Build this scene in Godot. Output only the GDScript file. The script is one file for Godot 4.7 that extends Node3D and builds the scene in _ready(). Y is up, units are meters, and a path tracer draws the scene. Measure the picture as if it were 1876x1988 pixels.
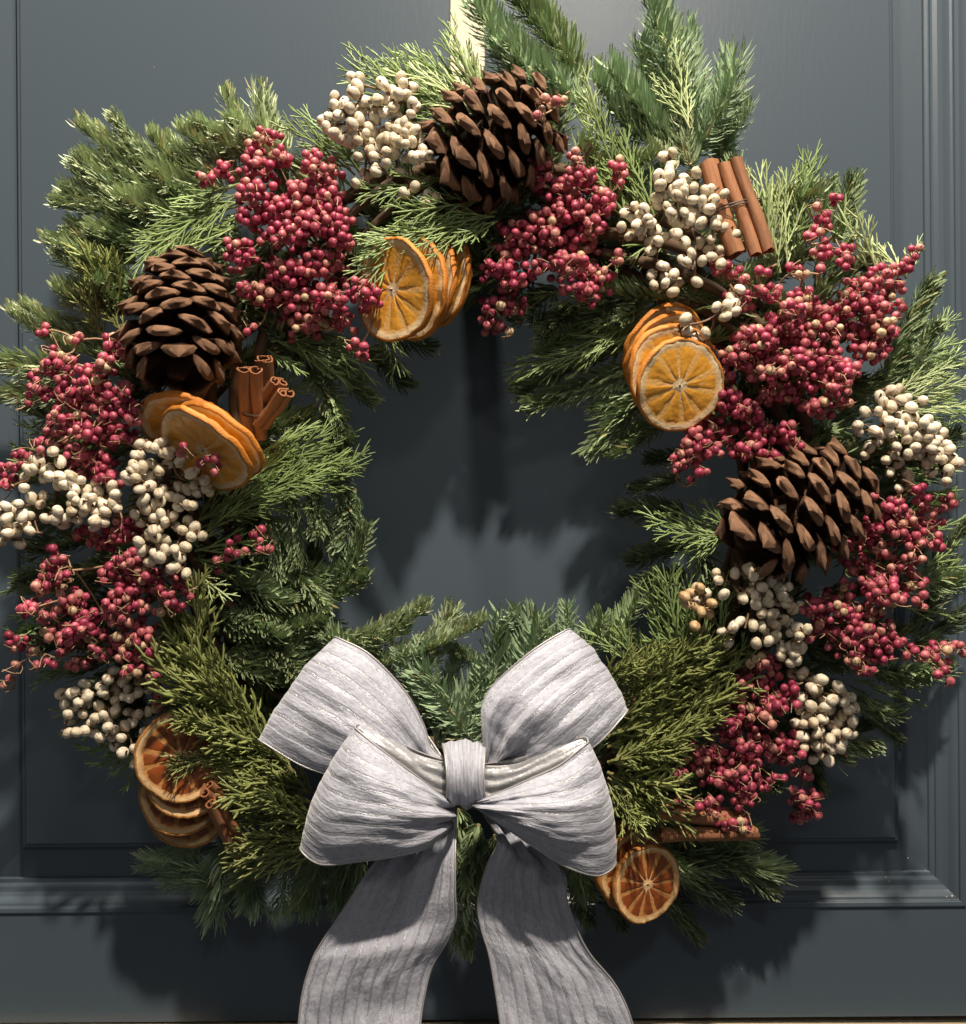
extends Node3D
# A Christmas wreath on a dark slate-blue panelled door, lit at night by a lamp above.
# Lengths in metres; the door's raised panel is the plane z = 0, the viewer is at +z.

const CAM_Z := 0.92
const HALF := 0.4245
var taken := {}
var M := {}
var rng := RandomNumberGenerator.new()
var noise := FastNoiseLite.new()


# ---------------------------------------------------------------- the setting-out plan of the door: 1876 x 1988 units, z metres in front of the panel
func P(x: float, y: float, z: float) -> Vector3:
	var k := (CAM_Z - z) * HALF / 994.0
	return Vector3((x - 938.0) * k, (994.0 - y) * k, z)


func U(z: float) -> float:
	return (CAM_Z - z) * HALF / 994.0


# ---------------------------------------------------------------- naming
func numbered(parent: Node, called: String) -> String:
	var key := str(parent.get_instance_id()) + called
	var k: int = taken.get(key, 0)
	taken[key] = k + 1
	return called if k == 0 else "%s_%03d" % [called, k]


func thing(called: String, label: String, category: String, at := Vector3.ZERO, group := "") -> Node3D:
	var o := Node3D.new()
	o.name = numbered(self, called)
	add_child(o)
	o.position = at
	o.set_meta("label", label)
	o.set_meta("category", category)
	if group:
		o.set_meta("group", group)
	return o


func part(parent: Node3D, called: String, mesh: Mesh, mat: Material = null, xf := Transform3D()) -> MeshInstance3D:
	var o := MeshInstance3D.new()
	o.name = numbered(parent, called)
	o.mesh = mesh
	if mat:
		o.material_override = mat
	parent.add_child(o)
	o.transform = xf
	return o


# ---------------------------------------------------------------- a mesh collector
class Shape:
	var v := PackedVector3Array()
	var n := PackedVector3Array()
	var c := PackedColorArray()
	var t := PackedVector2Array()
	var i := PackedInt32Array()

	func p(pos: Vector3, nor: Vector3, col := Color.WHITE, uv := Vector2.ZERO) -> int:
		v.append(pos)
		n.append(nor)
		c.append(col)
		t.append(uv)
		return v.size() - 1

	func tri(a: int, b: int, k: int) -> void:
		var g := (v[b] - v[a]).cross(v[k] - v[a])
		i.append(a)
		if g.dot(n[a] + n[b] + n[k]) > 0.0:
			i.append(k)
			i.append(b)
		else:
			i.append(b)
			i.append(k)

	func quad(a: int, b: int, k: int, d: int) -> void:
		tri(a, b, k)
		tri(a, k, d)

	func flat(a: Vector3, b: Vector3, k: Vector3, d: Vector3, out: Vector3, col := Color.WHITE) -> void:
		var g := (b - a).cross(d - a).normalized()
		if g.dot(out) < 0.0:
			g = -g
		quad(p(a, g, col), p(b, g, col), p(k, g, col), p(d, g, col))

	func tube(pts: PackedVector3Array, rad: PackedFloat32Array, sides: int, c0: Color, c1: Color, cap := true) -> void:
		var m := pts.size()
		var t0 := (pts[1] - pts[0]).normalized()
		var side := t0.cross(Vector3.UP if absf(t0.y) < 0.9 else Vector3.RIGHT).normalized()
		var start := v.size()
		for k in m:
			var tg := (pts[mini(k + 1, m - 1)] - pts[maxi(k - 1, 0)]).normalized()
			side = (side - tg * side.dot(tg)).normalized()
			var up := tg.cross(side)
			var f := float(k) / (m - 1)
			for s in sides:
				var a := TAU * s / sides
				var d := side * cos(a) + up * sin(a)
				p(pts[k] + d * rad[k], d, c0.lerp(c1, f), Vector2(float(s) / sides, f))
		for k in m - 1:
			for s in sides:
				var q := (s + 1) % sides
				quad(start + k * sides + s, start + k * sides + q, start + (k + 1) * sides + q, start + (k + 1) * sides + s)
		if cap:
			for e in 2:
				var k := 0 if e == 0 else m - 1
				var nd := (pts[0] - pts[1]).normalized() if e == 0 else (pts[m - 1] - pts[m - 2]).normalized()
				var mid := p(pts[k] + nd * rad[k] * 0.3, nd, c0 if e == 0 else c1)
				for s in sides:
					tri(mid, start + k * sides + s, start + k * sides + (s + 1) % sides)

	func grid(rows: int, cols: int, pos: PackedVector3Array, col: PackedColorArray, uv: PackedVector2Array, flip := false, wrap := false) -> void:
		# a smooth sheet; normals from its neighbours
		var s := v.size()
		for a in rows:
			for b in cols:
				var b0 := b - 1
				var b1 := b + 1
				if wrap:
					b0 = cols - 2 if b == 0 else b - 1
					b1 = 1 if b == cols - 1 else b + 1
				b0 = maxi(b0, 0)
				b1 = mini(b1, cols - 1)
				var du := pos[mini(a + 1, rows - 1) * cols + b] - pos[maxi(a - 1, 0) * cols + b]
				var dv := pos[a * cols + b1] - pos[a * cols + b0]
				var g := du.cross(dv).normalized()
				p(pos[a * cols + b], -g if flip else g, col[a * cols + b] if col.size() else Color.WHITE, uv[a * cols + b] if uv.size() else Vector2(float(b) / cols, float(a) / rows))
		for a in rows - 1:
			for b in cols - 1:
				var k := s + a * cols + b
				quad(k, k + 1, k + cols + 1, k + cols)

	func into(m: ArrayMesh, mat: Material) -> ArrayMesh:
		var arr := []
		arr.resize(Mesh.ARRAY_MAX)
		arr[Mesh.ARRAY_VERTEX] = v
		arr[Mesh.ARRAY_NORMAL] = n
		arr[Mesh.ARRAY_COLOR] = c
		arr[Mesh.ARRAY_TEX_UV] = t
		arr[Mesh.ARRAY_INDEX] = i
		m.add_surface_from_arrays(Mesh.PRIMITIVE_TRIANGLES, arr)
		m.surface_set_material(m.get_surface_count() - 1, mat)
		return m

	func mesh(mat: Material) -> ArrayMesh:
		return into(ArrayMesh.new(), mat)


func lin(r: float, g: float, b: float) -> Color:
	return Color(r, g, b).linear_to_srgb()


func mat(called: String, col: Color, rough: float, vertex := false) -> StandardMaterial3D:
	var m := StandardMaterial3D.new()
	m.resource_name = called
	m.albedo_color = col
	m.roughness = rough
	m.vertex_color_use_as_albedo = vertex
	M[called] = m
	return m


func noise_tex(freq: float, octaves: int, seed_: int, size := 512) -> NoiseTexture2D:
	var f := FastNoiseLite.new()
	f.noise_type = FastNoiseLite.TYPE_SIMPLEX_SMOOTH
	f.frequency = freq
	f.fractal_octaves = octaves
	f.seed = seed_
	var t := NoiseTexture2D.new()
	t.width = size
	t.height = size
	t.seamless = true
	t.noise = f
	return t


func relief(m: StandardMaterial3D, tex: Texture2D, depth_cm: float, scale: float, world := false) -> void:
	m.heightmap_enabled = true
	m.heightmap_texture = tex
	m.heightmap_scale = depth_cm
	m.uv1_triplanar = true
	m.uv1_world_triplanar = world
	m.uv1_scale = Vector3.ONE * scale


func cr(a: Vector3, b: Vector3, c: Vector3, d: Vector3, t: float) -> Vector3:
	return 0.5 * ((2.0 * b) + (c - a) * t + (2.0 * a - 5.0 * b + 4.0 * c - d) * t * t + (3.0 * b - a - 3.0 * c + d) * t * t * t)


func spline(pts: Array, f: float) -> Vector3:
	var m := pts.size() - 1
	var x := clampf(f, 0.0, 1.0) * m
	var k := mini(int(x), m - 1)
	return cr(pts[maxi(k - 1, 0)], pts[k], pts[k + 1], pts[mini(k + 2, m)], x - k)


func _ready() -> void:
	rng.seed = 20241
	noise.seed = 7
	noise.frequency = 1.0
	noise.fractal_octaves = 3
	# ---- camera
	var cam := Camera3D.new()
	cam.name = "camera"
	cam.fov = rad_to_deg(2.0 * atan(HALF))
	cam.position = Vector3(0, 0, CAM_Z)
	cam.near = 0.05
	cam.far = 20.0
	add_child(cam)
	cam.current = true
	# ---- surroundings: a dark porch at night
	var we := WorldEnvironment.new()
	we.name = "surroundings"
	var e := Environment.new()
	e.background_mode = Environment.BG_COLOR
	e.background_color = lin(0.098, 0.096, 0.093)
	e.tonemap_mode = Environment.TONE_MAPPER_LINEAR
	e.tonemap_exposure = 1.0
	e.sdfgi_enabled = true
	e.ssao_enabled = true
	e.ssil_enabled = true
	we.environment = e
	add_child(we)
	# ---- the porch lamp above and in front of the door, a small lamp under the lintel that grazes the door, and a weak ceiling lamp behind the viewer
	var key := OmniLight3D.new()
	key.name = "porch_lamp_light"
	key.position = Vector3(0.25, 1.66, 1.12)
	key.light_color = Color(1.0, 0.935, 0.85)
	key.light_energy = 7.5
	key.light_size = 0.05
	key.omni_range = 8.0
	key.omni_attenuation = 2.0
	key.shadow_enabled = true
	add_child(key)
	var second := OmniLight3D.new()
	second.name = "lintel_lamp_light"
	second.position = Vector3(-0.13, 1.95, 0.25)
	second.light_color = Color(1.0, 0.95, 0.87)
	second.light_energy = 5.6
	second.light_size = 0.05
	second.omni_range = 8.0
	second.omni_attenuation = 2.0
	second.shadow_enabled = true
	add_child(second)
	var room := OmniLight3D.new()
	room.name = "ceiling_lamp_light"
	room.position = Vector3(0.24, 1.27, 2.1)
	room.light_color = Color(1.0, 0.96, 0.91)
	room.light_energy = 0.55
	room.light_size = 0.11
	room.omni_range = 8.0
	room.omni_attenuation = 2.0
	room.shadow_enabled = true
	add_child(room)
	materials()
	door()
	strap()
	greenery()
	cones()
	oranges()
	cinnamon()
	tallow_berries()
	pepper_berries()
	bow()


func materials() -> void:
	var paint := mat("door paint", lin(0.060, 0.082, 0.106), 0.28)
	relief(paint, noise_tex(0.03, 4, 3), 0.0035, 5.0, true)
	paint.uv1_scale = Vector3(16, 3, 16)
	mat("sill stone", lin(0.5, 0.42, 0.3), 0.7)
	var st := mat("strap satin", lin(0.52, 0.47, 0.37), 0.6)
	st.rim_enabled = true
	st.rim = 0.3
	for a in [["fir olive", 0.53, 0.60, 0.41], ["fir green", 0.36, 0.45, 0.27], ["fir dark", 0.22, 0.275, 0.16], ["fir blue", 0.42, 0.54, 0.38],
			["cedar green", 0.28, 0.39, 0.17], ["cedar pale", 0.50, 0.60, 0.35], ["cedar dark", 0.19, 0.26, 0.11], ["juniper", 0.33, 0.37, 0.155]]:
		var m := mat(a[0], lin(a[1], a[2], a[3]), 0.46, true)
		m.backlight_enabled = true
		m.backlight = Color(0.12, 0.14, 0.05)
	var bark := mat("cone scale", lin(1.0, 1.0, 1.0), 0.58, true)
	bark.metallic_specular = 0.3
	relief(bark, noise_tex(0.04, 4, 5, 256), 0.09, 40.0)
	var tones := [[0.34, 0.040, 0.090], [0.42, 0.066, 0.118], [0.23, 0.025, 0.055], [0.46, 0.13, 0.15], [0.50, 0.23, 0.19], [0.50, 0.37, 0.23], [0.40, 0.092, 0.12]]
	for k in tones.size():
		var b := mat("pepper %d" % k, lin(tones[k][0], tones[k][1], tones[k][2]), 0.46, true)
		b.subsurf_scatter_enabled = true
		b.subsurf_scatter_strength = 0.05
	mat("pepper stem", lin(0.36, 0.235, 0.14), 0.7)
	for k in 3:
		var w := mat("tallow %d" % k, [lin(0.67, 0.61, 0.49), lin(0.59, 0.52, 0.39), lin(0.54, 0.38, 0.21)][k], 0.5, true)
		relief(w, noise_tex(0.02, 3, 11, 256), 0.03, 60.0)
	mat("tallow stem", lin(0.15, 0.085, 0.05), 0.75)
	for k in 2:
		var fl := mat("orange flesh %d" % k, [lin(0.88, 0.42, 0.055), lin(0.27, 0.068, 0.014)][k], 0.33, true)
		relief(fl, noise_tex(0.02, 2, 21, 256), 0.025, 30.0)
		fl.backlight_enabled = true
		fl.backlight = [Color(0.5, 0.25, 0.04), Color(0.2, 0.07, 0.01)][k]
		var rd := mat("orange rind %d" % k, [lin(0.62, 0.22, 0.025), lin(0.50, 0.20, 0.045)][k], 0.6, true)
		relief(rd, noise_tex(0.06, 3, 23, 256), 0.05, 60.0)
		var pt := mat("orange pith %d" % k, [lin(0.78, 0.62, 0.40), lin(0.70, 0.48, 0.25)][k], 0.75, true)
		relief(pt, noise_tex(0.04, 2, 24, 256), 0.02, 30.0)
	var ci := mat("cinnamon bark", lin(0.36, 0.155, 0.07), 0.75, true)
	relief(ci, noise_tex(0.04, 4, 31, 256), 0.03, 30.0)
	ci.uv1_scale = Vector3(48, 7, 48)
	mat("chip", lin(0.5, 0.47, 0.38), 0.6)
	mat("wire", lin(0.03, 0.025, 0.02), 0.5)
	mat("twig", lin(0.10, 0.06, 0.035), 0.8)
	mat("bud", lin(0.6, 0.36, 0.15), 0.7)
	ribbon_materials()


# ---------------------------------------------------------------- the door
func door() -> void:
	var d := thing("front_door", "dark slate-blue painted door with a raised panel and stepped mouldings, behind the wreath", "door", Vector3.ZERO)
	var pm: Material = M["door paint"]
	# the field of the raised panel
	var l := P(47, 0, 0).x
	var r := P(1733, 0, 0).x
	var b := P(0, 1631, 0).y
	var t := 1.15
	var f := Shape.new()
	f.flat(Vector3(l, b, 0), Vector3(r, b, 0), Vector3(r, t, 0), Vector3(l, t, 0), Vector3.BACK)
	part(d, "panel", f.mesh(pm))
	# the profile round it, outward from the field's edge: (distance, height), in millimetres
	var bead: Array = [Vector2(0, 0), Vector2(0.5, -0.3), Vector2(0.8, -1.8), Vector2(2.6, -1.8), Vector2(3.3, -2.0), Vector2(3.8, -2.6), Vector2(4.4, -7.0), Vector2(5.2, -7.4)]
	var slope: Array = [Vector2(5.2, -7.4), Vector2(27.0, -6.0)]
	var mould: Array = [Vector2(27.0, -6.0), Vector2(27.4, -3.8), Vector2(28.0, -3.2), Vector2(30.4, -2.8), Vector2(31.2, -2.4), Vector2(31.6, -0.8), Vector2(33.0, 0.0), Vector2(36.5, 0.7), Vector2(39.5, 2.4), Vector2(42.0, 5.0), Vector2(43.6, 6.2), Vector2(45.4, 6.6),
		Vector2(45.9, 7.0), Vector2(46.2, 8.6), Vector2(47.0, 9.2), Vector2(49.5, 9.4), Vector2(50.2, 9.2), Vector2(50.6, 7.6)]
	var corner := [Vector2(l, b), Vector2(r, b), Vector2(r, t), Vector2(l, t)]
	var out := [Vector2(-1, -1), Vector2(1, -1), Vector2(1, 1), Vector2(-1, 1)]
	d.rotation.z = deg_to_rad(0.43)
	for pr in [["panel_bead", bead], ["panel_border", slope], ["panel_moulding", mould]]:
		for k in 4:
			var s := Shape.new()
			var q := (k + 1) % 4
			var prof: Array = pr[1]
			for a in prof.size() - 1:
				var p0: Vector2 = prof[a]
				var p1: Vector2 = prof[a + 1]
				var c0: Vector2 = corner[k] + out[k] * p0.x * 0.001
				var c1: Vector2 = corner[q] + out[q] * p0.x * 0.001
				var c2: Vector2 = corner[q] + out[q] * p1.x * 0.001
				var c3: Vector2 = corner[k] + out[k] * p1.x * 0.001
				s.flat(Vector3(c0.x, c0.y, p0.y * 0.001), Vector3(c1.x, c1.y, p0.y * 0.001), Vector3(c2.x, c2.y, p1.y * 0.001), Vector3(c3.x, c3.y, p1.y * 0.001), Vector3.BACK)
			part(d, pr[0], s.mesh(pm))
	# the frame of the door: stiles and rails standing a little proud
	var w := 0.0506
	var h := 0.0076
	var low := P(0, 1979, h).y
	for a in [["stile", l - w - 0.12, l - w, low, t + 0.25], ["stile", r + w, r + w + 0.12, low, t + 0.25], ["rail", l - w, r + w, low, b - w], ["rail", l - w, r + w, t + w, t + 0.25]]:
		var s := Shape.new()
		var x0: float = a[1]
		var x1: float = a[2]
		var y0: float = a[3]
		var y1: float = a[4]
		s.flat(Vector3(x0, y0, h), Vector3(x1, y0, h), Vector3(x1, y1, h), Vector3(x0, y1, h), Vector3.BACK)
		s.flat(Vector3(x0, y0, h), Vector3(x1, y0, h), Vector3(x1, y0, -0.035), Vector3(x0, y0, -0.035), Vector3.DOWN)
		s.flat(Vector3(x0, y0, h), Vector3(x0, y1, h), Vector3(x0, y1, -0.035), Vector3(x0, y0, -0.035), Vector3.LEFT)
		s.flat(Vector3(x1, y0, h), Vector3(x1, y1, h), Vector3(x1, y1, -0.035), Vector3(x1, y0, -0.035), Vector3.RIGHT)
		part(d, a[0], s.mesh(pm))
	# flecks where the paint has chipped
	for c in [[1720, 1703, 1.1], [1726, 1711, 0.8], [1849, 1740, 1.6], [1838, 1741, 1.0], [1797, 1690, 0.9], [1763, 1666, 1.0], [300, 130, 0.5], [1240, 60, 0.6], [1085, 75, 0.5], [1440, 1880, 0.5]]:
		var sm := SphereMesh.new()
		sm.radius = c[2] * 0.0006
		sm.height = c[2] * 0.0004
		sm.radial_segments = 8
		sm.rings = 4
		var on: float = 0.0076 if c[1] > 1750.0 else (0.0 if c[0] < 1700.0 else (0.0 if c[1] > 1695.0 else -0.0055))
		if c[0] > 1715.0 and c[1] > 1700.0 and c[1] < 1745.0:
			on = 0.0018 if c[0] < 1730.0 else 0.0094
		part(d, "paint_chip", sm, M["chip"], Transform3D(Basis(Vector3.RIGHT, PI * 0.5), d.transform.affine_inverse() * P(c[0], c[1], on)))
	var sill := thing("door_sill", "pale beige sill along the foot of the dark door", "door sill", Vector3(0, low - 0.004, 0))
	var bm := BoxMesh.new()
	bm.size = Vector3(1.2, 0.03, 0.05)
	part(sill, "sill_board", bm, M["sill stone"], Transform3D(Basis(), Vector3(0, -0.015, 0.0)))


func strap() -> void:
	var o := thing("hanging_strap", "cream satin strap running down the door to the top of the wreath", "strap")
	var line := [Vector2(-260, 0.003), Vector2(0, 0.003), Vector2(160, 0.005), Vector2(250, 0.014), Vector2(330, 0.034), Vector2(380, 0.046), Vector2(370, 0.062), Vector2(300, 0.07)]
	var s := Shape.new()
	var pos := PackedVector3Array()
	var pos2 := PackedVector3Array()
	for k in line.size():
		for x in [875.0, 890.0, 925.0, 941.0]:
			var q := P(x, line[k].y * 0.0 + line[k].x, line[k].y)
			pos.append(q)
			pos2.append(q + Vector3(0, 0, -0.0012))
	s.grid(line.size(), 4, pos, PackedColorArray(), PackedVector2Array(), false)
	s.grid(line.size(), 4, pos2, PackedColorArray(), PackedVector2Array(), true)
	part(o, "strap_band", s.mesh(M["strap satin"]))


# ---------------------------------------------------------------- evergreens
func needle(s: Shape, at: Vector3, dir: Vector3, up: Vector3, length: float, width: float, curve: float, col: Color) -> void:
	var side := dir.cross(up).normalized()
	var w := [0.55, 1.0, 0.9, 0.3]
	var first := s.v.size()
	for k in 4:
		var f := k / 3.0
		var q := at + dir * length * f * (1.0 - 0.18 * absf(curve) * f) + up * curve * length * f * f
		var tg := (dir + up * curve * 2.0 * f).normalized()
		var nn := side.cross(tg).normalized()
		var hw: float = width * w[k] * 0.5
		s.p(q - side * hw, (nn - side * 0.55).normalized(), col)
		s.p(q + nn * hw * 0.35, nn, col)
		s.p(q + side * hw, (nn + side * 0.55).normalized(), col)
	for k in 3:
		var a := first + k * 3
		s.quad(a, a + 1, a + 4, a + 3)
		s.quad(a + 1, a + 2, a + 5, a + 4)


# one fir shoot, along +y, its upper side towards +z
func fir_mesh(sd: int, length: float, comb: float, longer := 1.0) -> ArrayMesh:
	var g := RandomNumberGenerator.new()
	g.seed = sd
	var s := Shape.new()
	var bend := g.randf_range(-0.16, 0.16)
	var lift := g.randf_range(-0.05, 0.14)
	var pts := PackedVector3Array()
	var rad := PackedFloat32Array()
	for k in 9:
		var f := k / 8.0
		pts.append(Vector3(bend * length * f * f, length * f, lift * length * f * f))
		rad.append(lerpf(0.0017, 0.0008, f))
	s.tube(pts, rad, 5, Color(0.75, 0.52, 0.4), Color(0.8, 0.7, 0.5))
	var count := int(length * 3300.0 * (0.85 if longer > 1.0 else 1.0))
	for k in count:
		var f := (k + g.randf()) / count
		var x := f * 8.0
		var j := mini(int(x), 7)
		var at := pts[j].lerp(pts[j + 1], x - j)
		var ax := (pts[j + 1] - pts[j]).normalized()
		var phi := k * 2.39996 + g.randf_range(-0.3, 0.3)
		var sd_ := ax.cross(Vector3.BACK).normalized()
		var up := sd_.cross(ax).normalized()
		var ra := cos(phi) * (1.0 + comb * 0.6)
		var ru := sin(phi)
		ru = (absf(ru) * 0.85 if g.randf() < 0.8 else ru) * (1.0 - comb * 0.6) + 0.1
		var radial := (sd_ * ra + up * ru).normalized()
		var open := lerpf(g.randf_range(1.05, 1.4), g.randf_range(0.4, 0.85), pow(f, 2.2))
		var dir := (ax * cos(open) + radial * sin(open)).normalized()
		var cup := (up * 0.7 + ax * 0.75 - dir * 0.2)
		cup = (cup - dir * cup.dot(dir)).normalized()
		var ln := longer * g.randf_range(0.0105, 0.0155) * (0.72 if f > 0.93 else 1.0) * lerpf(0.8, 1.0, minf(f * 6.0, 1.0))
		var shade := g.randf_range(0.68, 1.0)
		var col := Color(shade * g.randf_range(0.9, 1.0), shade, shade * g.randf_range(0.8, 1.0))
		if g.randf() < 0.03:
			col = Color(0.95, 0.7, 0.5)
		needle(s, at + radial * 0.0008, dir, cup, ln, g.randf_range(0.0017, 0.0023), g.randf_range(0.2, 0.75) / longer, col)
	return s.mesh(M["fir green"])


func cord(s: Shape, at: Vector3, dir: Vector3, bend: Vector3, length: float, r: float, col: Color, tip: Color, sides := 4) -> PackedVector3Array:
	var m := maxi(4, int(length / 0.0017))
	var pts := PackedVector3Array()
	var rad := PackedFloat32Array()
	for k in m + 1:
		var f := float(k) / m
		pts.append(at + dir * length * f + bend * length * f * f)
		rad.append(r * (1.0 if k % 2 == 0 else 0.72) * (1.0 if f < 0.75 else lerpf(1.0, 0.45, (f - 0.75) * 4.0)))
	s.tube(pts, rad, sides, col, tip, false)
	return pts


# a flat drooping spray of scale-leaved cords, along +y
func cedar_mesh(sd: int, length: float, spread: float) -> ArrayMesh:
	var g := RandomNumberGenerator.new()
	g.seed = sd
	var s := Shape.new()
	var bend := Vector3(g.randf_range(-0.18, 0.18), 0, g.randf_range(-0.12, 0.12))
	var main := cord(s, Vector3.ZERO, Vector3.UP, bend, length, 0.00095, Color(0.6, 0.55, 0.45), Color(0.85, 0.9, 0.8), 5)
	var step := 0.0062
	var n := int(length * 0.9 / step)
	for k in n:
		var f := (k + 0.6) * step / length
		var at := main[int(f * (main.size() - 1))]
		var ax := (Vector3.UP + bend * 2.0 * f).normalized()
		var sgn := 1.0 if k % 2 == 0 else -1.0
		var a := spread * g.randf_range(0.75, 1.2)
		var side := ax.cross(Vector3.BACK).normalized() * sgn
		var dir := (ax * cos(a) + side * sin(a) + Vector3.BACK * g.randf_range(-0.25, 0.25)).normalized()
		var ln := length * lerpf(0.5, 0.13, f) * g.randf_range(0.7, 1.15) * minf(1.0, 0.5 + f * 3.0)
		var shade := g.randf_range(0.55, 1.0)
		var col := Color(shade * 0.9, shade * 0.92, shade * 0.8)
		var tip := Color(minf(1.0, shade * 1.1), minf(1.0, shade * 1.12), shade * 0.9)
		var bd := ax * g.randf_range(0.1, 0.3) + Vector3.BACK * g.randf_range(-0.15, 0.15)
		var lat := cord(s, at, dir, bd, ln, 0.0008, col, tip)
		var m := int(ln / 0.0042)
		for q in range(1, m):
			var h := float(q) / m
			var at2 := lat[int(h * (lat.size() - 1))]
			var ax2 := (dir + bd * 2.0 * h).normalized()
			var sg2 := 1.0 if q % 2 == 0 else -1.0
			var a2 := spread * g.randf_range(0.7, 1.2)
			var side2 := ax2.cross(Vector3.BACK).normalized() * sg2
			var d2 := (ax2 * cos(a2) + side2 * sin(a2) + Vector3.BACK * g.randf_range(-0.3, 0.3)).normalized()
			cord(s, at2, d2, ax2 * 0.25, lerpf(0.017, 0.006, h) * g.randf_range(0.6, 1.15) * minf(1.0, length / 0.09), 0.00068, col, tip, 3)
	return s.mesh(M["cedar green"])


# a dense bushy plume, along +y
func juniper_mesh(sd: int, length: float) -> ArrayMesh:
	var g := RandomNumberGenerator.new()
	g.seed = sd
	var s := Shape.new()
	var bend := Vector3(g.randf_range(-0.2, 0.2), 0, g.randf_range(-0.05, 0.15))
	var main := cord(s, Vector3.ZERO, Vector3.UP, bend, length, 0.0013, Color(0.6, 0.5, 0.4), Color(0.9, 0.9, 0.8), 5)
	var n := int(length / 0.0034)
	for k in n:
		var f := (k + 0.5) / n
		var at := main[int(f * (main.size() - 1))]
		var ax := (Vector3.UP + bend * 2.0 * f).normalized()
		var phi := k * 2.39996
		var sx := ax.cross(Vector3.BACK).normalized()
		var radial := sx * cos(phi) + sx.cross(ax) * sin(phi) * 0.7
		var a := g.randf_range(0.45, 0.75)
		var dir := (ax * cos(a) + radial * sin(a)).normalized()
		var ln := lerpf(0.034, 0.010, f) * g.randf_range(0.7, 1.2) * minf(1.0, 0.55 + f * 2.0)
		var shade := g.randf_range(0.5, 0.95)
		var col := Color(shade * 0.8, shade * 0.85, shade * 0.75)
		var tip := Color(minf(1.0, shade * 1.15), minf(1.0, shade * 1.15), shade * 0.9)
		var lat := cord(s, at, dir, ax * 0.3, ln, 0.00105, col, tip)
		var m := int(ln / 0.0030)
		for q in range(1, m + 1):
			var h := float(q) / (m + 1)
			var at2 := lat[int(h * (lat.size() - 1))]
			var ph2 := q * 2.1 + g.randf() * 1.5
			var sx2 := dir.cross(Vector3.BACK).normalized()
			var r2 := sx2 * cos(ph2) + sx2.cross(dir) * sin(ph2)
			var a2 := g.randf_range(0.4, 0.75)
			cord(s, at2, (dir * cos(a2) + r2 * sin(a2)).normalized(), ax * 0.2, g.randf_range(0.0045, 0.0105), 0.00092, col, tip, 3)
	return s.mesh(M["juniper"])


var kit := {}
var wreath: Node3D


func sprig(kind: String, tone: String, a: Vector3, b: Vector3, roll := 0.5) -> void:
	var want := a.distance_to(b)
	var best: Array = kit[kind][0]
	var choice := []
	for v in kit[kind]:
		if absf(log(v[1] / want)) < absf(log(best[1] / want)):
			best = v
	for v in kit[kind]:
		if absf(v[1] - best[1]) < 0.001:
			choice.append(v)
	best = choice[rng.randi() % choice.size()]
	var y := (b - a).normalized()
	var toward := Vector3(0, 0.45, 1).normalized()
	var x := y.cross(toward).normalized()
	var z := x.cross(y)
	var bs := Basis(x, y, z) * Basis(Vector3.UP, rng.randf_range(-roll, roll) + (PI if kind == "cedar_spray" and rng.randf() < 0.5 else 0.0))
	var k: float = want / best[1]
	part(wreath, "fir_sprig" if kind == "fir_comb" else kind, best[0], M[tone], Transform3D(bs.scaled(Vector3.ONE * k), a))


# rows of [from x, from y, to x, to y, (z at the foot, z at the tip)]
func sprigs(kind: String, tone: String, z0: float, z1: float, rows: Array, roll := 0.5) -> void:
	for r in rows:
		var a: float = r[4] if r.size() > 4 else z0 + rng.randf_range(-0.008, 0.008)
		var b: float = r[5] if r.size() > 5 else z1 + rng.randf_range(-0.012, 0.012)
		sprig(kind, tone, P(r[0], r[1], a), P(r[2], r[3], b), roll)


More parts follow.
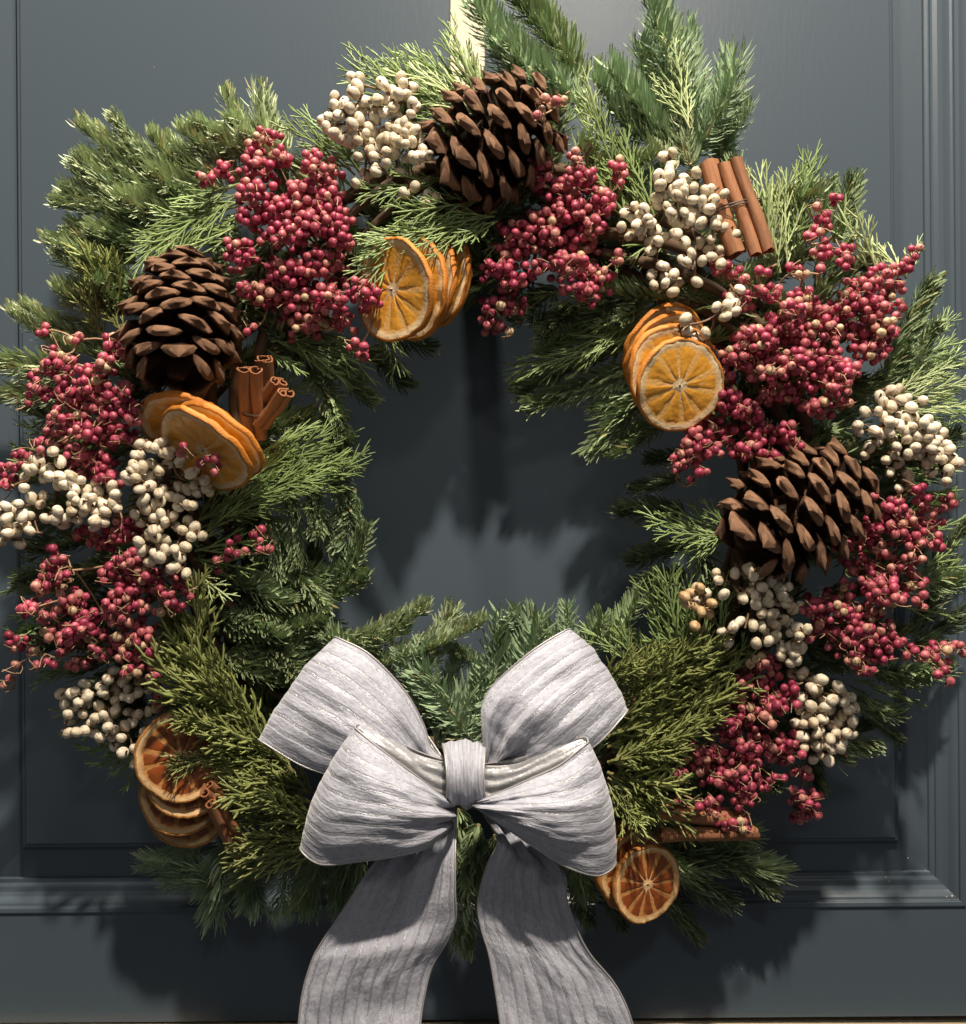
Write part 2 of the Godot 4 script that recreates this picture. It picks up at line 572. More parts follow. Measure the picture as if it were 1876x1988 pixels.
func greenery() -> void:
	wreath = thing("evergreen_wreath", "round wreath of mixed fir, cedar and juniper greenery hanging on the dark door", "wreath")
	kit["fir_sprig"] = []
	kit["fir_comb"] = []
	kit["cedar_spray"] = []
	kit["juniper_spray"] = []
	var sd := 100
	for l in [0.04, 0.06, 0.085]:
		for k in 3:
			sd += 1
			kit["fir_sprig"].append([fir_mesh(sd, l, [0.1, 0.5, 0.9][k]), l])
	for l in [0.055, 0.085]:
		for k in 3:
			sd += 1
			kit["fir_comb"].append([fir_mesh(sd, l, [0.75, 0.9, 1.0][k], 1.42), l])
	for l in [0.045, 0.07, 0.1]:
		for k in 3:
			sd += 1
			kit["cedar_spray"].append([cedar_mesh(sd, l, [0.42, 0.52, 0.36][k]), l])
	for l in [0.045, 0.075]:
		for k in 3:
			sd += 1
			kit["juniper_spray"].append([juniper_mesh(sd, l), l])
	# the ring that carries it all: bent vine twigs
	for k in 9:
		var s := Shape.new()
		var pts := PackedVector3Array()
		var rad := PackedFloat32Array()
		for q in 61:
			var a := TAU * q / 60.0
			var tw := a * 3.0 + k * TAU / 9.0
			var low := 0.5 + 0.5 * sin(a)
			var rr := 0.205 + 0.026 * cos(tw)
			var c := P(955, 945, 0.06)
			pts.append(Vector3(c.x + cos(a) * rr, c.y + sin(a) * rr, lerpf(0.042, 0.066, low) + 0.018 * sin(tw)))
			rad.append(0.004 + 0.001 * sin(a * 7.0 + k))
		s.tube(pts, rad, 6, Color.WHITE, Color.WHITE, false)
		part(wreath, "vine_twig", s.mesh(M["twig"]))
	# the dark filling of the ring
	var k := 0
	var made := 0
	while made < 270 and k < 1500:
		k += 1
		var a := TAU * fmod(k * 0.61803, 1.0)
		var wide := absf(cos(a))
		var r := rng.randf_range(400.0, 690.0 + 120.0 * wide)
		var turn := a + rng.randf_range(-1.2, 1.2) + (PI if rng.randf() < 0.25 else 0.0)
		var ln := rng.randf_range(110.0, 200.0)
		var x0 := 955.0 + cos(a) * r
		var y0 := 945.0 - sin(a) * r
		var x1 := x0 + cos(turn) * ln
		var y1 := y0 - sin(turn) * ln
		var far := Vector2(x1 - 955.0, y1 - 945.0).length()
		if far < 365.0 or far > 760.0 + 150.0 * wide:
			continue
		made += 1
		var top := clampf((1100.0 - y0) / 500.0, 0.0, 1.0)
		var zb := lerpf(0.034, 0.062, top)
		var kind := "fir_sprig" if made <= 170 else "cedar_spray"
		var tone: String = ["fir dark", "fir green", "fir green"][rng.randi() % 3] if kind == "fir_sprig" else ["cedar dark", "cedar green"][rng.randi() % 2]
		sprig(kind, tone, P(x0, y0, zb + rng.randf_range(-0.008, 0.014)), P(x1, y1, zb + rng.randf_range(-0.004, 0.03)), 0.8)
	# greenery behind the berries, set by hand where the ring would show
	sprigs("fir_sprig", "fir dark", 0.062, 0.075, [[400, 1180, 520, 1250], [430, 1150, 560, 1200], [470, 1220, 600, 1290], [520, 1290, 630, 1240], [440, 1270, 540, 1340], [380, 1110, 500, 1140], [540, 1180, 640, 1250], [500, 1140, 600, 1190], [560, 1310, 660, 1260], [470, 1190, 570, 1270]], 0.8)
	sprigs("fir_sprig", "fir green", 0.068, 0.082, [[440, 1120, 560, 1160], [420, 1200, 560, 1240], [520, 1230, 640, 1200], [560, 1260, 640, 1320], [460, 1250, 590, 1330]], 0.8)
	sprigs("fir_sprig", "fir dark", 0.055, 0.07, [[300, 1060, 180, 1110], [250, 1100, 110, 1130], [260, 1150, 130, 1190], [240, 1190, 100, 1230], [230, 1230, 80, 1270], [260, 1260, 150, 1310], [200, 1100, 60, 1170], [180, 1050, 60, 1080], [300, 1280, 190, 1350], [280, 1320, 170, 1390], [200, 960, 80, 1010], [180, 900, 60, 940], [340, 1040, 250, 1110]], 0.8)
	sprigs("fir_sprig", "fir dark", 0.055, 0.068, [[1580, 560, 1690, 500], [1560, 620, 1700, 580], [1560, 680, 1710, 650], [1540, 740, 1680, 730], [1500, 800, 1640, 800], [1450, 560, 1560, 520], [1450, 620, 1560, 600], [1430, 700, 1540, 690], [1420, 780, 1520, 800], [1430, 840, 1520, 880], [1400, 520, 1480, 450], [1300, 540, 1400, 580], [1230, 500, 1330, 540], [1340, 600, 1430, 640]], 0.8)
	sprigs("fir_sprig", "fir dark", 0.052, 0.064, [[1620, 1010, 1760, 970], [1640, 1060, 1790, 1040], [1640, 1110, 1790, 1100], [1600, 1160, 1750, 1150], [1600, 1220, 1740, 1220], [1560, 1260, 1690, 1290], [1500, 1280, 1620, 1340], [1480, 1340, 1610, 1400], [1440, 1400, 1560, 1460], [1400, 1460, 1520, 1520], [1360, 1500, 1450, 1570], [1420, 1150, 1540, 1180], [1380, 1200, 1500, 1250], [1690, 870, 1790, 830], [1660, 900, 1800, 900]], 0.8)
	# fir, upper left: olive
	sprigs("fir_sprig", "fir olive", 0.065, 0.075, [[340, 350, 150, 268], [310, 340, 212, 236], [370, 350, 290, 262], [450, 310, 345, 255], [520, 310, 415, 196], [530, 300, 488, 182],
		[430, 345, 325, 300], [330, 430, 108, 392], [300, 440, 140, 335], [360, 400, 195, 330], [255, 490, 150, 430], [265, 510, 92, 488], [245, 570, 96, 515], [410, 390, 290, 325],
		[470, 350, 385, 275], [560, 330, 470, 250], [520, 350, 455, 300], [290, 400, 160, 380], [400, 430, 270, 400], [230, 470, 130, 460], [380, 320, 320, 270], [400, 370, 250, 350], [350, 430, 230, 375], [250, 370, 165, 300], [290, 330, 240, 270], [240, 420, 135, 365], [310, 470, 180, 440], [280, 460, 200, 400], [330, 380, 260, 310], [440, 370, 350, 330], [500, 320, 420, 250], [540, 300, 450, 220], [470, 300, 380, 230], [360, 350, 250, 300], [220, 520, 120, 470], [230, 400, 120, 400], [560, 290, 505, 215], [480, 370, 420, 320]])
	sprigs("fir_sprig", "fir olive", 0.055, 0.07, [[150, 690, 12, 618], [180, 660, 40, 608], [140, 730, 4, 690], [130, 770, 10, 755], [240, 610, 110, 560], [200, 640, 90, 630], [215, 560, 130, 590]])
	sprigs("fir_sprig", "fir green", 0.07, 0.085, [[260, 560, 160, 500], [240, 610, 180, 540], [330, 470, 215, 470], [420, 400, 330, 380], [190, 690, 110, 660]])
	# fir along the top
	sprigs("fir_comb", "fir green", 0.055, 0.06, [[1135, 170, 970, -30], [1120, 130, 1010, -10]], 0.15)
	sprigs("fir_comb", "fir blue", 0.06, 0.07, [[1010, 170, 930, 2], [1095, 215, 985, 75], [1060, 200, 960, 90], [1345, 270, 1262, -5], [1310, 250, 1270, 40], [1365, 290, 1455, 130], [1340, 300, 1440, 180],
		[1330, 320, 1180, 135], [1350, 330, 1235, 190], [1300, 310, 1190, 210], [1400, 330, 1420, 240], [1240, 280, 1150, 150], [1280, 290, 1225, 90], [1360, 280, 1310, 60], [1150, 230, 1060, 130], [1390, 310, 1470, 215]], 0.3)
	sprigs("fir_sprig", "fir olive", 0.085, 0.085, [[1340, 320, 1310, 230], [1310, 330, 1240, 260]])
	# fir down the right side
	sprigs("fir_sprig", "fir green", 0.06, 0.065, [[1620, 470, 1660, 352], [1720, 720, 1788, 540], [1750, 760, 1800, 620], [1690, 760, 1770, 690], [1590, 440, 1600, 350]])
	sprigs("fir_sprig", "fir dark", 0.04, 0.036, [[1760, 1230, 1856, 1105], [1770, 1260, 1856, 1180], [1740, 1330, 1830, 1290], [1690, 1400, 1745, 1430], [1660, 1420, 1720, 1380], [1790, 1120, 1865, 1010], [1790, 900, 1868, 850]])
	# fir along the bottom
	sprigs("fir_comb", "fir green", 0.04, 0.034, [[1310, 1640, 1512, 1686], [1290, 1690, 1440, 1672], [1330, 1700, 1420, 1650]])
	sprigs("fir_sprig", "fir dark", 0.033, 0.028, [[1270, 1720, 1360, 1808], [1310, 1690, 1400, 1760], [1180, 1720, 1200, 1800], [1120, 1700, 1140, 1790], [1380, 1640, 1500, 1720]])
	sprigs("fir_comb", "fir blue", 0.05, 0.036, [[400, 1690, 290, 1670], [410, 1715, 335, 1700]], 0.2)
	sprigs("fir_comb", "fir blue", 0.05, 0.042, [[440, 1640, 402, 1765], [500, 1660, 475, 1755], [560, 1670, 535, 1762], [620, 1670, 602, 1762], [530, 1650, 440, 1730], [480, 1630, 395, 1710], [660, 1680, 650, 1768],
		[400, 1630, 320, 1645], [590, 1650, 570, 1735], [700, 1670, 690, 1750], [470, 1650, 500, 1760]])
	sprigs("fir_sprig", "fir green", 0.07, 0.075, [[890, 1570, 900, 1690], [905, 1700, 912, 1830], [880, 1640, 930, 1760], [930, 1600, 900, 1720], [860, 1750, 880, 1830]])
	sprigs("cedar_spray", "cedar green", 0.045, 0.06, [[130, 860, 20, 830], [140, 900, 10, 880], [150, 1060, 20, 1050], [130, 1110, 10, 1100], [140, 1180, 10, 1190], [130, 1230, 5, 1230], [180, 1290, 60, 1300], [220, 1350, 100, 1390], [240, 1400, 120, 1440],
		[1760, 900, 1870, 870], [1750, 960, 1870, 950], [1760, 1180, 1870, 1200], [1740, 1260, 1850, 1290], [1700, 1340, 1800, 1370], [1780, 1040, 1880, 1010]], 0.8)
	sprigs("fir_sprig", "fir green", 0.048, 0.06, [[160, 830, 50, 800], [150, 1010, 30, 1020], [170, 1130, 50, 1140], [160, 1210, 40, 1220], [250, 1330, 140, 1340], [1740, 930, 1850, 920], [1730, 1000, 1850, 990], [1740, 1130, 1860, 1140], [1700, 1300, 1810, 1320], [1640, 1360, 1740, 1400], [1600, 1440, 1700, 1450]], 0.8)
	sprigs("fir_comb", "fir green", 0.05, 0.05, [[700, 1610, 650, 1720], [760, 1620, 740, 1735], [820, 1630, 830, 1745], [960, 1620, 960, 1740], [1040, 1630, 1050, 1745], [1100, 1620, 1130, 1735], [1170, 1620, 1215, 1720], [640, 1640, 570, 1745], [1340, 1600, 1455, 1640], [1240, 1620, 1320, 1705], [560, 1630, 460, 1705]], 0.6)
	sprigs("fir_comb", "fir green", 0.07, 0.075, [[720, 1320, 640, 1230], [760, 1330, 740, 1240], [1000, 1290, 960, 1230], [860, 1350, 900, 1270], [700, 1250, 790, 1240], [940, 1300, 880, 1250], [1120, 1290, 1180, 1200], [1170, 1260, 1250, 1170]], 0.6)
	sprigs("cedar_spray", "cedar green", 0.075, 0.08, [[1100, 560, 990, 600], [1010, 520, 900, 570], [1030, 500, 930, 470], [900, 470, 870, 560], [1000, 430, 940, 510], [1180, 560, 1060, 580], [980, 400, 900, 440]], 0.8)
	sprigs("fir_sprig", "fir dark", 0.06, 0.065, [[980, 430, 930, 540], [1040, 540, 960, 580], [1080, 560, 1000, 630], [880, 430, 900, 530], [920, 380, 960, 460], [1120, 600, 1040, 650], [960, 480, 905, 590]], 0.8)
	# fir round the opening
	sprigs("fir_sprig", "fir green", 0.065, 0.07, [[590, 890, 640, 1040], [640, 880, 672, 1030], [560, 940, 600, 1090], [650, 1150, 730, 1030], [590, 1190, 715, 1110], [540, 1050, 640, 1180], [500, 1090, 610, 1160],
		[610, 1000, 690, 1120], [600, 700, 690, 850], [640, 690, 705, 790], [560, 1140, 660, 1100], [520, 1000, 570, 1110], [690, 950, 655, 1060], [630, 800, 690, 900]])
	sprigs("fir_sprig", "fir dark", 0.05, 0.045, [[480, 1170, 600, 1230], [420, 1160, 560, 1260], [440, 1230, 580, 1300], [400, 1120, 520, 1170], [500, 1250, 640, 1290], [460, 1290, 560, 1350], [740, 640, 828, 690], [700, 680, 790, 740],
		[1330, 1000, 1208, 985], [1330, 1060, 1225, 1085], [1320, 930, 1235, 962], [1340, 880, 1260, 900], [1330, 1110, 1250, 1140]])
	sprigs("fir_sprig", "fir olive", 0.075, 0.075, [[620, 1300, 832, 1185], [740, 1290, 948, 1215], [830, 1290, 892, 1190], [560, 1280, 720, 1215], [680, 1260, 790, 1220]])
	sprigs("fir_comb", "fir blue", 0.085, 0.09, [[820, 1380, 835, 1255], [910, 1430, 830, 1300], [850, 1450, 955, 1320], [950, 1380, 990, 1200], [1090, 1250, 996, 1186], [1100, 1270, 1110, 1178], [1000, 1350, 1060, 1200],
		[800, 1330, 780, 1260], [880, 1460, 860, 1360], [910, 1460, 930, 1370]])
	sprigs("fir_sprig", "fir green", 0.055, 0.045, [[1290, 640, 1005, 752], [1270, 700, 1030, 800], [1280, 760, 1130, 858], [1270, 750, 1165, 812], [1200, 620, 1060, 680], [1300, 820, 1190, 880], [1180, 600, 1040, 640]])
	# cedar
	sprigs("cedar_spray", "cedar green", 0.075, 0.075, [[930, 260, 640, 152], [930, 250, 690, 118], [940, 240, 735, 128], [935, 220, 790, 72], [945, 220, 815, 88], [955, 210, 858, 38], [960, 230, 850, 75], [950, 270, 760, 180],
		[970, 230, 890, 130], [940, 290, 740, 220], [960, 280, 820, 190], [965, 240, 905, 90]], 0.6)
	sprigs("cedar_spray", "cedar pale", 0.085, 0.085, [[960, 250, 800, 110], [950, 230, 740, 150], [960, 220, 860, 90]])
	sprigs("cedar_spray", "cedar green", 0.10, 0.122, [[965, 410, 665, 489], [960, 420, 700, 455], [960, 430, 790, 492], [965, 430, 880, 485], [870, 345, 690, 392], [930, 390, 760, 420], [900, 440, 720, 470]])
	sprigs("cedar_spray", "cedar green", 0.08, 0.09, [[690, 340, 558, 220], [700, 330, 582, 206], [710, 350, 620, 225], [690, 370, 600, 270], [680, 300, 610, 240]])
	sprigs("cedar_spray", "cedar green", 0.10, 0.095, [[470, 375, 240, 490], [470, 390, 262, 468], [468, 420, 280, 505], [470, 355, 330, 410], [470, 440, 300, 480], [465, 400, 300, 440], [460, 460, 330, 500]])
	sprigs("juniper_spray", "juniper", 0.075, 0.09, [[225, 620, 185, 490], [250, 600, 215, 500], [200, 660, 160, 560], [240, 650, 200, 570]])
	sprigs("cedar_spray", "cedar green", 0.085, 0.09, [[1250, 430, 1108, 222], [1260, 420, 1150, 240], [1260, 430, 1200, 250], [1270, 420, 1232, 285], [1230, 440, 1140, 310], [1290, 410, 1260, 290], [1210, 400, 1120, 280], [1240, 400, 1180, 220]])
	sprigs("cedar_spray", "cedar pale", 0.085, 0.085, [[1340, 250, 1262, 82], [1345, 240, 1296, 66], [1345, 250, 1280, 130], [1170, 260, 1135, 125], [1150, 270, 1120, 170], [1190, 280, 1150, 160]])
	sprigs("cedar_spray", "cedar pale", 0.08, 0.085, [[1510, 530, 1448, 320], [1515, 530, 1478, 308], [1530, 520, 1512, 330], [1500, 500, 1470, 350], [1690, 530, 1628, 388], [1700, 520, 1655, 400], [1710, 540, 1675, 425], [1760, 540, 1690, 445],
		[1760, 540, 1775, 455], [1680, 500, 1640, 430], [1720, 530, 1700, 450]])
	sprigs("cedar_spray", "cedar green", 0.07, 0.08, [[1530, 520, 1545, 290], [1540, 510, 1588, 300], [1550, 500, 1560, 320], [1560, 520, 1530, 350], [1580, 540, 1600, 400]])
	sprigs("cedar_spray", "cedar green", 0.06, 0.045, [[1770, 720, 1838, 602], [1700, 780, 1880, 695], [1710, 790, 1874, 745], [1720, 800, 1880, 790], [1730, 800, 1865, 835], [1740, 740, 1852, 640], [1730, 720, 1800, 635], [1740, 760, 1860, 680],
		[1800, 1100, 1880, 1060], [1800, 1110, 1880, 1090]])
	sprigs("cedar_spray", "cedar pale", 0.075, 0.07, [[1720, 790, 1878, 720], [1730, 800, 1872, 770], [1730, 770, 1840, 690]])
	sprigs("cedar_spray", "cedar green", 0.07, 0.055, [[1240, 585, 1060, 655], [1240, 600, 1040, 642], [1240, 610, 1004, 765], [1250, 620, 1100, 670], [1230, 580, 1080, 602], [1250, 640, 1040, 730], [1260, 600, 1120, 620]])
	sprigs("cedar_spray", "cedar green", 0.075, 0.085, [[530, 640, 735, 716], [530, 660, 700, 702], [560, 650, 640, 722], [520, 680, 610, 730], [600, 640, 730, 690], [730, 560, 780, 735], [720, 600, 760, 690], [560, 670, 690, 740]])
	sprigs("cedar_spray", "cedar green", 0.085, 0.095, [[390, 1010, 632, 902], [470, 960, 722, 930], [480, 940, 690, 888], [480, 920, 660, 850], [470, 900, 620, 815], [380, 1015, 565, 880], [390, 1025, 605, 935], [380, 1055, 475, 960], [500, 920, 690, 860],
		[440, 980, 560, 950], [376, 1085, 506, 1105], [380, 1070, 520, 1030]])
	sprigs("cedar_spray", "cedar pale", 0.10, 0.10, [[376, 1110, 456, 1165]])
	sprigs("cedar_spray", "cedar dark", 0.05, 0.055, [[90, 1100, 0, 1165], [70, 900, 10, 862], [130, 1060, 40, 1090], [120, 1110, 20, 1130], [140, 760, 60, 800], [120, 800, 50, 840]])
	sprigs("cedar_spray", "cedar green", 0.05, 0.055, [[110, 890, 20, 850], [150, 1290, 58, 1335], [290, 1440, 150, 1467], [290, 1450, 175, 1497], [290, 1460, 222, 1535], [280, 1460, 200, 1500]])
	sprigs("cedar_spray", "cedar green", 0.085, 0.095, [[1415, 1040, 1265, 1038], [1415, 1045, 1304, 1088], [1415, 1035, 1280, 985], [1415, 1025, 1347, 974], [1415, 1040, 1248, 1012], [1410, 1050, 1330, 1090], [1400, 1030, 1290, 1060]])
	sprigs("cedar_spray", "cedar green", 0.085, 0.09, [[1340, 1310, 1270, 1095], [1330, 1300, 1252, 1122], [1350, 1310, 1300, 1110], [1370, 1300, 1330, 1115], [1400, 1250, 1388, 1110], [1310, 1320, 1243, 1180], [1416, 1310, 1508, 1232], [1230, 1290, 1130, 1192],
		[1230, 1290, 1208, 1195], [1380, 1330, 1350, 1190], [1400, 1340, 1460, 1240], [1360, 1340, 1300, 1210], [1250, 1290, 1170, 1205]])
	sprigs("cedar_spray", "cedar green", 0.055, 0.06, [[1555, 1300, 1640, 1290], [1680, 1310, 1788, 1328], [1660, 1320, 1770, 1350], [1650, 1330, 1728, 1392], [1640, 1290, 1760, 1300]])
	# juniper on both sides of the bow
	sprigs("juniper_spray", "juniper", 0.085, 0.10, [[560, 1490, 308, 1292], [570, 1500, 340, 1262], [520, 1440, 360, 1330], [500, 1430, 400, 1290], [560, 1480, 380, 1396], [580, 1520, 400, 1474], [610, 1540, 430, 1440], [400, 1340, 372, 1132],
		[410, 1350, 338, 1182], [420, 1380, 360, 1250], [630, 1600, 462, 1600], [620, 1580, 450, 1560], [630, 1620, 460, 1636], [640, 1640, 480, 1680], [610, 1560, 455, 1525], [560, 1500, 440, 1430], [600, 1540, 500, 1500], [620, 1600, 520, 1570],
		[480, 1420, 345, 1345], [560, 1500, 430, 1492], [640, 1600, 540, 1640], [470, 1400, 410, 1310]], 1.2)
	sprigs("juniper_spray", "juniper", 0.10, 0.105, [[420, 1470, 336, 1478], [430, 1410, 345, 1402]], 0.6)
	sprigs("juniper_spray", "juniper", 0.085, 0.10, [[1180, 1450, 1432, 1330], [1180, 1430, 1420, 1288], [1190, 1400, 1395, 1262], [1180, 1380, 1345, 1252], [1170, 1350, 1295, 1258], [1190, 1460, 1410, 1372], [1180, 1480, 1385, 1412],
		[1180, 1480, 1310, 1442], [1190, 1480, 1305, 1512], [1180, 1500, 1312, 1545], [1180, 1510, 1285, 1565], [1200, 1530, 1325, 1605], [1190, 1550, 1250, 1605], [1200, 1420, 1310, 1340], [1220, 1440, 1330, 1370], [1160, 1340, 1220, 1270],
		[1200, 1470, 1290, 1470], [1220, 1400, 1360, 1310], [1180, 1520, 1230, 1580]], 1.2)


# ---------------------------------------------------------------- pine cones
# one woody scale: grows along +x, its tip 1 unit out, +y across, +z towards the cone's tip
func scale_mesh(sd: int) -> ArrayMesh:
	var g := RandomNumberGenerator.new()
	g.seed = sd
	var s := Shape.new()
	# x, half width, underside z, upper side z: a thin woody blade that ends in a thick four-cornered shield
	var st := [[0.0, 0.12, 0.05, 0.05], [0.40, 0.24, 0.06, 0.05], [0.72, 0.37, 0.09, 0.08], [0.86, 0.44, 0.16, 0.11], [0.94, 0.39, 0.165, 0.11], [0.995, 0.24, 0.10, 0.06]]
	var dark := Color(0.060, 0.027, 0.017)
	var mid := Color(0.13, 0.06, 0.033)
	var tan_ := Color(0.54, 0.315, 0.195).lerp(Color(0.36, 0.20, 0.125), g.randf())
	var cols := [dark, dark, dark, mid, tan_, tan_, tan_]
	var skew := g.randf_range(-0.08, 0.08)
	var ring := []
	for k in st.size():
		var row := []
		for q in 10:
			var a := TAU * q / 10.0
			var y: float = cos(a) * st[k][1]
			var z: float = sin(a) * (st[k][3] if sin(a) > 0.0 else st[k][2])
			var x: float = st[k][0] - (absf(cos(a)) * 0.13 if k >= 3 else 0.0) + g.randf_range(-0.016, 0.016)
			# the tip curls back a little
			z -= 0.10 * maxf(0.0, x - 0.7) / 0.3
			row.append(Vector3(x, y + skew * x + g.randf_range(-0.012, 0.012), z + g.randf_range(-0.008, 0.008)))
		ring.append(row)
	var apex := Vector3(1.09, skew, -0.20)
	for k in st.size():
		for q in 10:
			var r := (q + 1) % 10
			var p0: Vector3 = ring[k][q]
			var p1: Vector3 = ring[k][r]
			var p2: Vector3 = ring[k + 1][r] if k < 5 else apex
			var p3: Vector3 = ring[k + 1][q] if k < 5 else apex
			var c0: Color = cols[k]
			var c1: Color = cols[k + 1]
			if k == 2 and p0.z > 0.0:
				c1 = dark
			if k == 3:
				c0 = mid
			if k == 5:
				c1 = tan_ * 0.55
			var mid_p: Vector3 = (p0 + p1 + p2 + p3) * 0.25
			var gn: Vector3 = (p1 - p0).cross(p3 - p0).normalized()
			var outward := Vector3(0.3 if k >= 3 else 0.0, mid_p.y, mid_p.z * 2.0)
			if gn.dot(outward) < 0.0:
				gn = -gn
			var soft := func(p: Vector3) -> Vector3:
				return (gn * 0.75 + Vector3(0.4 if k >= 3 else 0.05, p.y * 1.2, p.z * 3.0).normalized() * 0.25).normalized()
			var f := g.randf_range(0.66, 1.08)
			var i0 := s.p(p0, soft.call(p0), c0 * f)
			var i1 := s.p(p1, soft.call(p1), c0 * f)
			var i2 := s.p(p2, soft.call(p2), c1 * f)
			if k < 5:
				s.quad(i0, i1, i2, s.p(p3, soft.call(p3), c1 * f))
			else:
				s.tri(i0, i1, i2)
	return s.mesh(M["cone scale"])


func pine_cone(label: String, at: Vector3, axis: Vector3, length: float, radius: float, kinds: Array, count: int, spin: float, close: float, group: String) -> void:
	var o := thing("pine_cone", label, "pine cone", at, group)
	var y := axis.normalized()
	var x := y.cross(Vector3.BACK).normalized()
	var z := x.cross(y)
	var whole := Basis(x, y, z)
	var core := Shape.new()
	var pts := PackedVector3Array()
	var rad := PackedFloat32Array()
	for k in 9:
		var f := k / 8.0
		pts.append(whole * Vector3(0, (f - 0.5) * length * 0.86, 0))
		rad.append(radius * 0.36 * sin(PI * (0.14 + 0.78 * f)))
	core.tube(pts, rad, 10, Color(0.05, 0.024, 0.014), Color(0.05, 0.024, 0.014))
	part(o, "core", core.mesh(M["cone scale"]))
	for k in count:
		var t := (k + 0.5) / count
		var env := radius * lerpf(0.62, 1.0, sin(minf(t / 0.34, 1.0) * PI * 0.5)) * (1.0 if t < 0.34 else lerpf(1.0, close, pow((t - 0.34) / 0.66, 1.7)))
		var phi := k * 2.39996 + spin + rng.randf_range(-0.06, 0.06)
		var el := lerpf(-0.8, -0.1, minf(t / 0.2, 1.0)) if t < 0.2 else lerpf(-0.1, 0.62, pow((t - 0.2) / 0.8, 1.4))
		el += rng.randf_range(-0.16, 0.16)
		var yt := (-0.47 + pow(t, 0.86) * 0.92) * length
		var root := radius * 0.12
		var ln := (env - root) / maxf(cos(el), 0.5) * rng.randf_range(0.9, 1.06)
		var out := Vector3(cos(phi), 0, sin(phi))
		var dir := (out * cos(el) + Vector3.UP * sin(el)).normalized()
		var across := Vector3.UP.cross(out).normalized()
		var up := dir.cross(across).normalized()
		if up.y < 0.0:
			up = -up
			across = -across
		across = up.cross(dir)
		across = across.rotated(dir, rng.randf_range(-0.28, 0.28))
		up = dir.cross(across)
		if up.y < 0.0:
			up = -up
			across = -across
		across = up.cross(dir)
		var tip_at := out * env + Vector3.UP * yt
		var width := radius * rng.randf_range(0.60, 0.76) * lerpf(1.0, 0.82, t)
		var b := Basis(dir * ln, across * width, up * radius * 0.66)
		part(o, "scale", kinds[rng.randi() % kinds.size()], null, Transform3D(whole * b, whole * (tip_at - dir * ln)))


func cones() -> void:
	var kinds := [scale_mesh(1), scale_mesh(2), scale_mesh(3), scale_mesh(4)]
	var gr := "pine cones wired into the wreath"
	pine_cone("brown pine cone standing upright on its base above the left orange slices, upper left", P(352, 622, 0.105), Vector3(-0.05, 0.86, -0.42), 0.104, 0.042, kinds, 72, 0.3, 0.55, gr)
	pine_cone("wide-open brown pine cone at the top of the wreath between white berries and fir", P(962, 268, 0.11), Vector3(0.80, 0.52, -0.05), 0.102, 0.0435, kinds, 60, 1.1, 0.62, gr)
	pine_cone("wide-open brown pine cone lying on the right side below the pink pepper berries", P(1553, 992, 0.11), Vector3(0.84, 0.42, -0.12), 0.110, 0.0445, kinds, 62, 2.0, 0.64, gr)


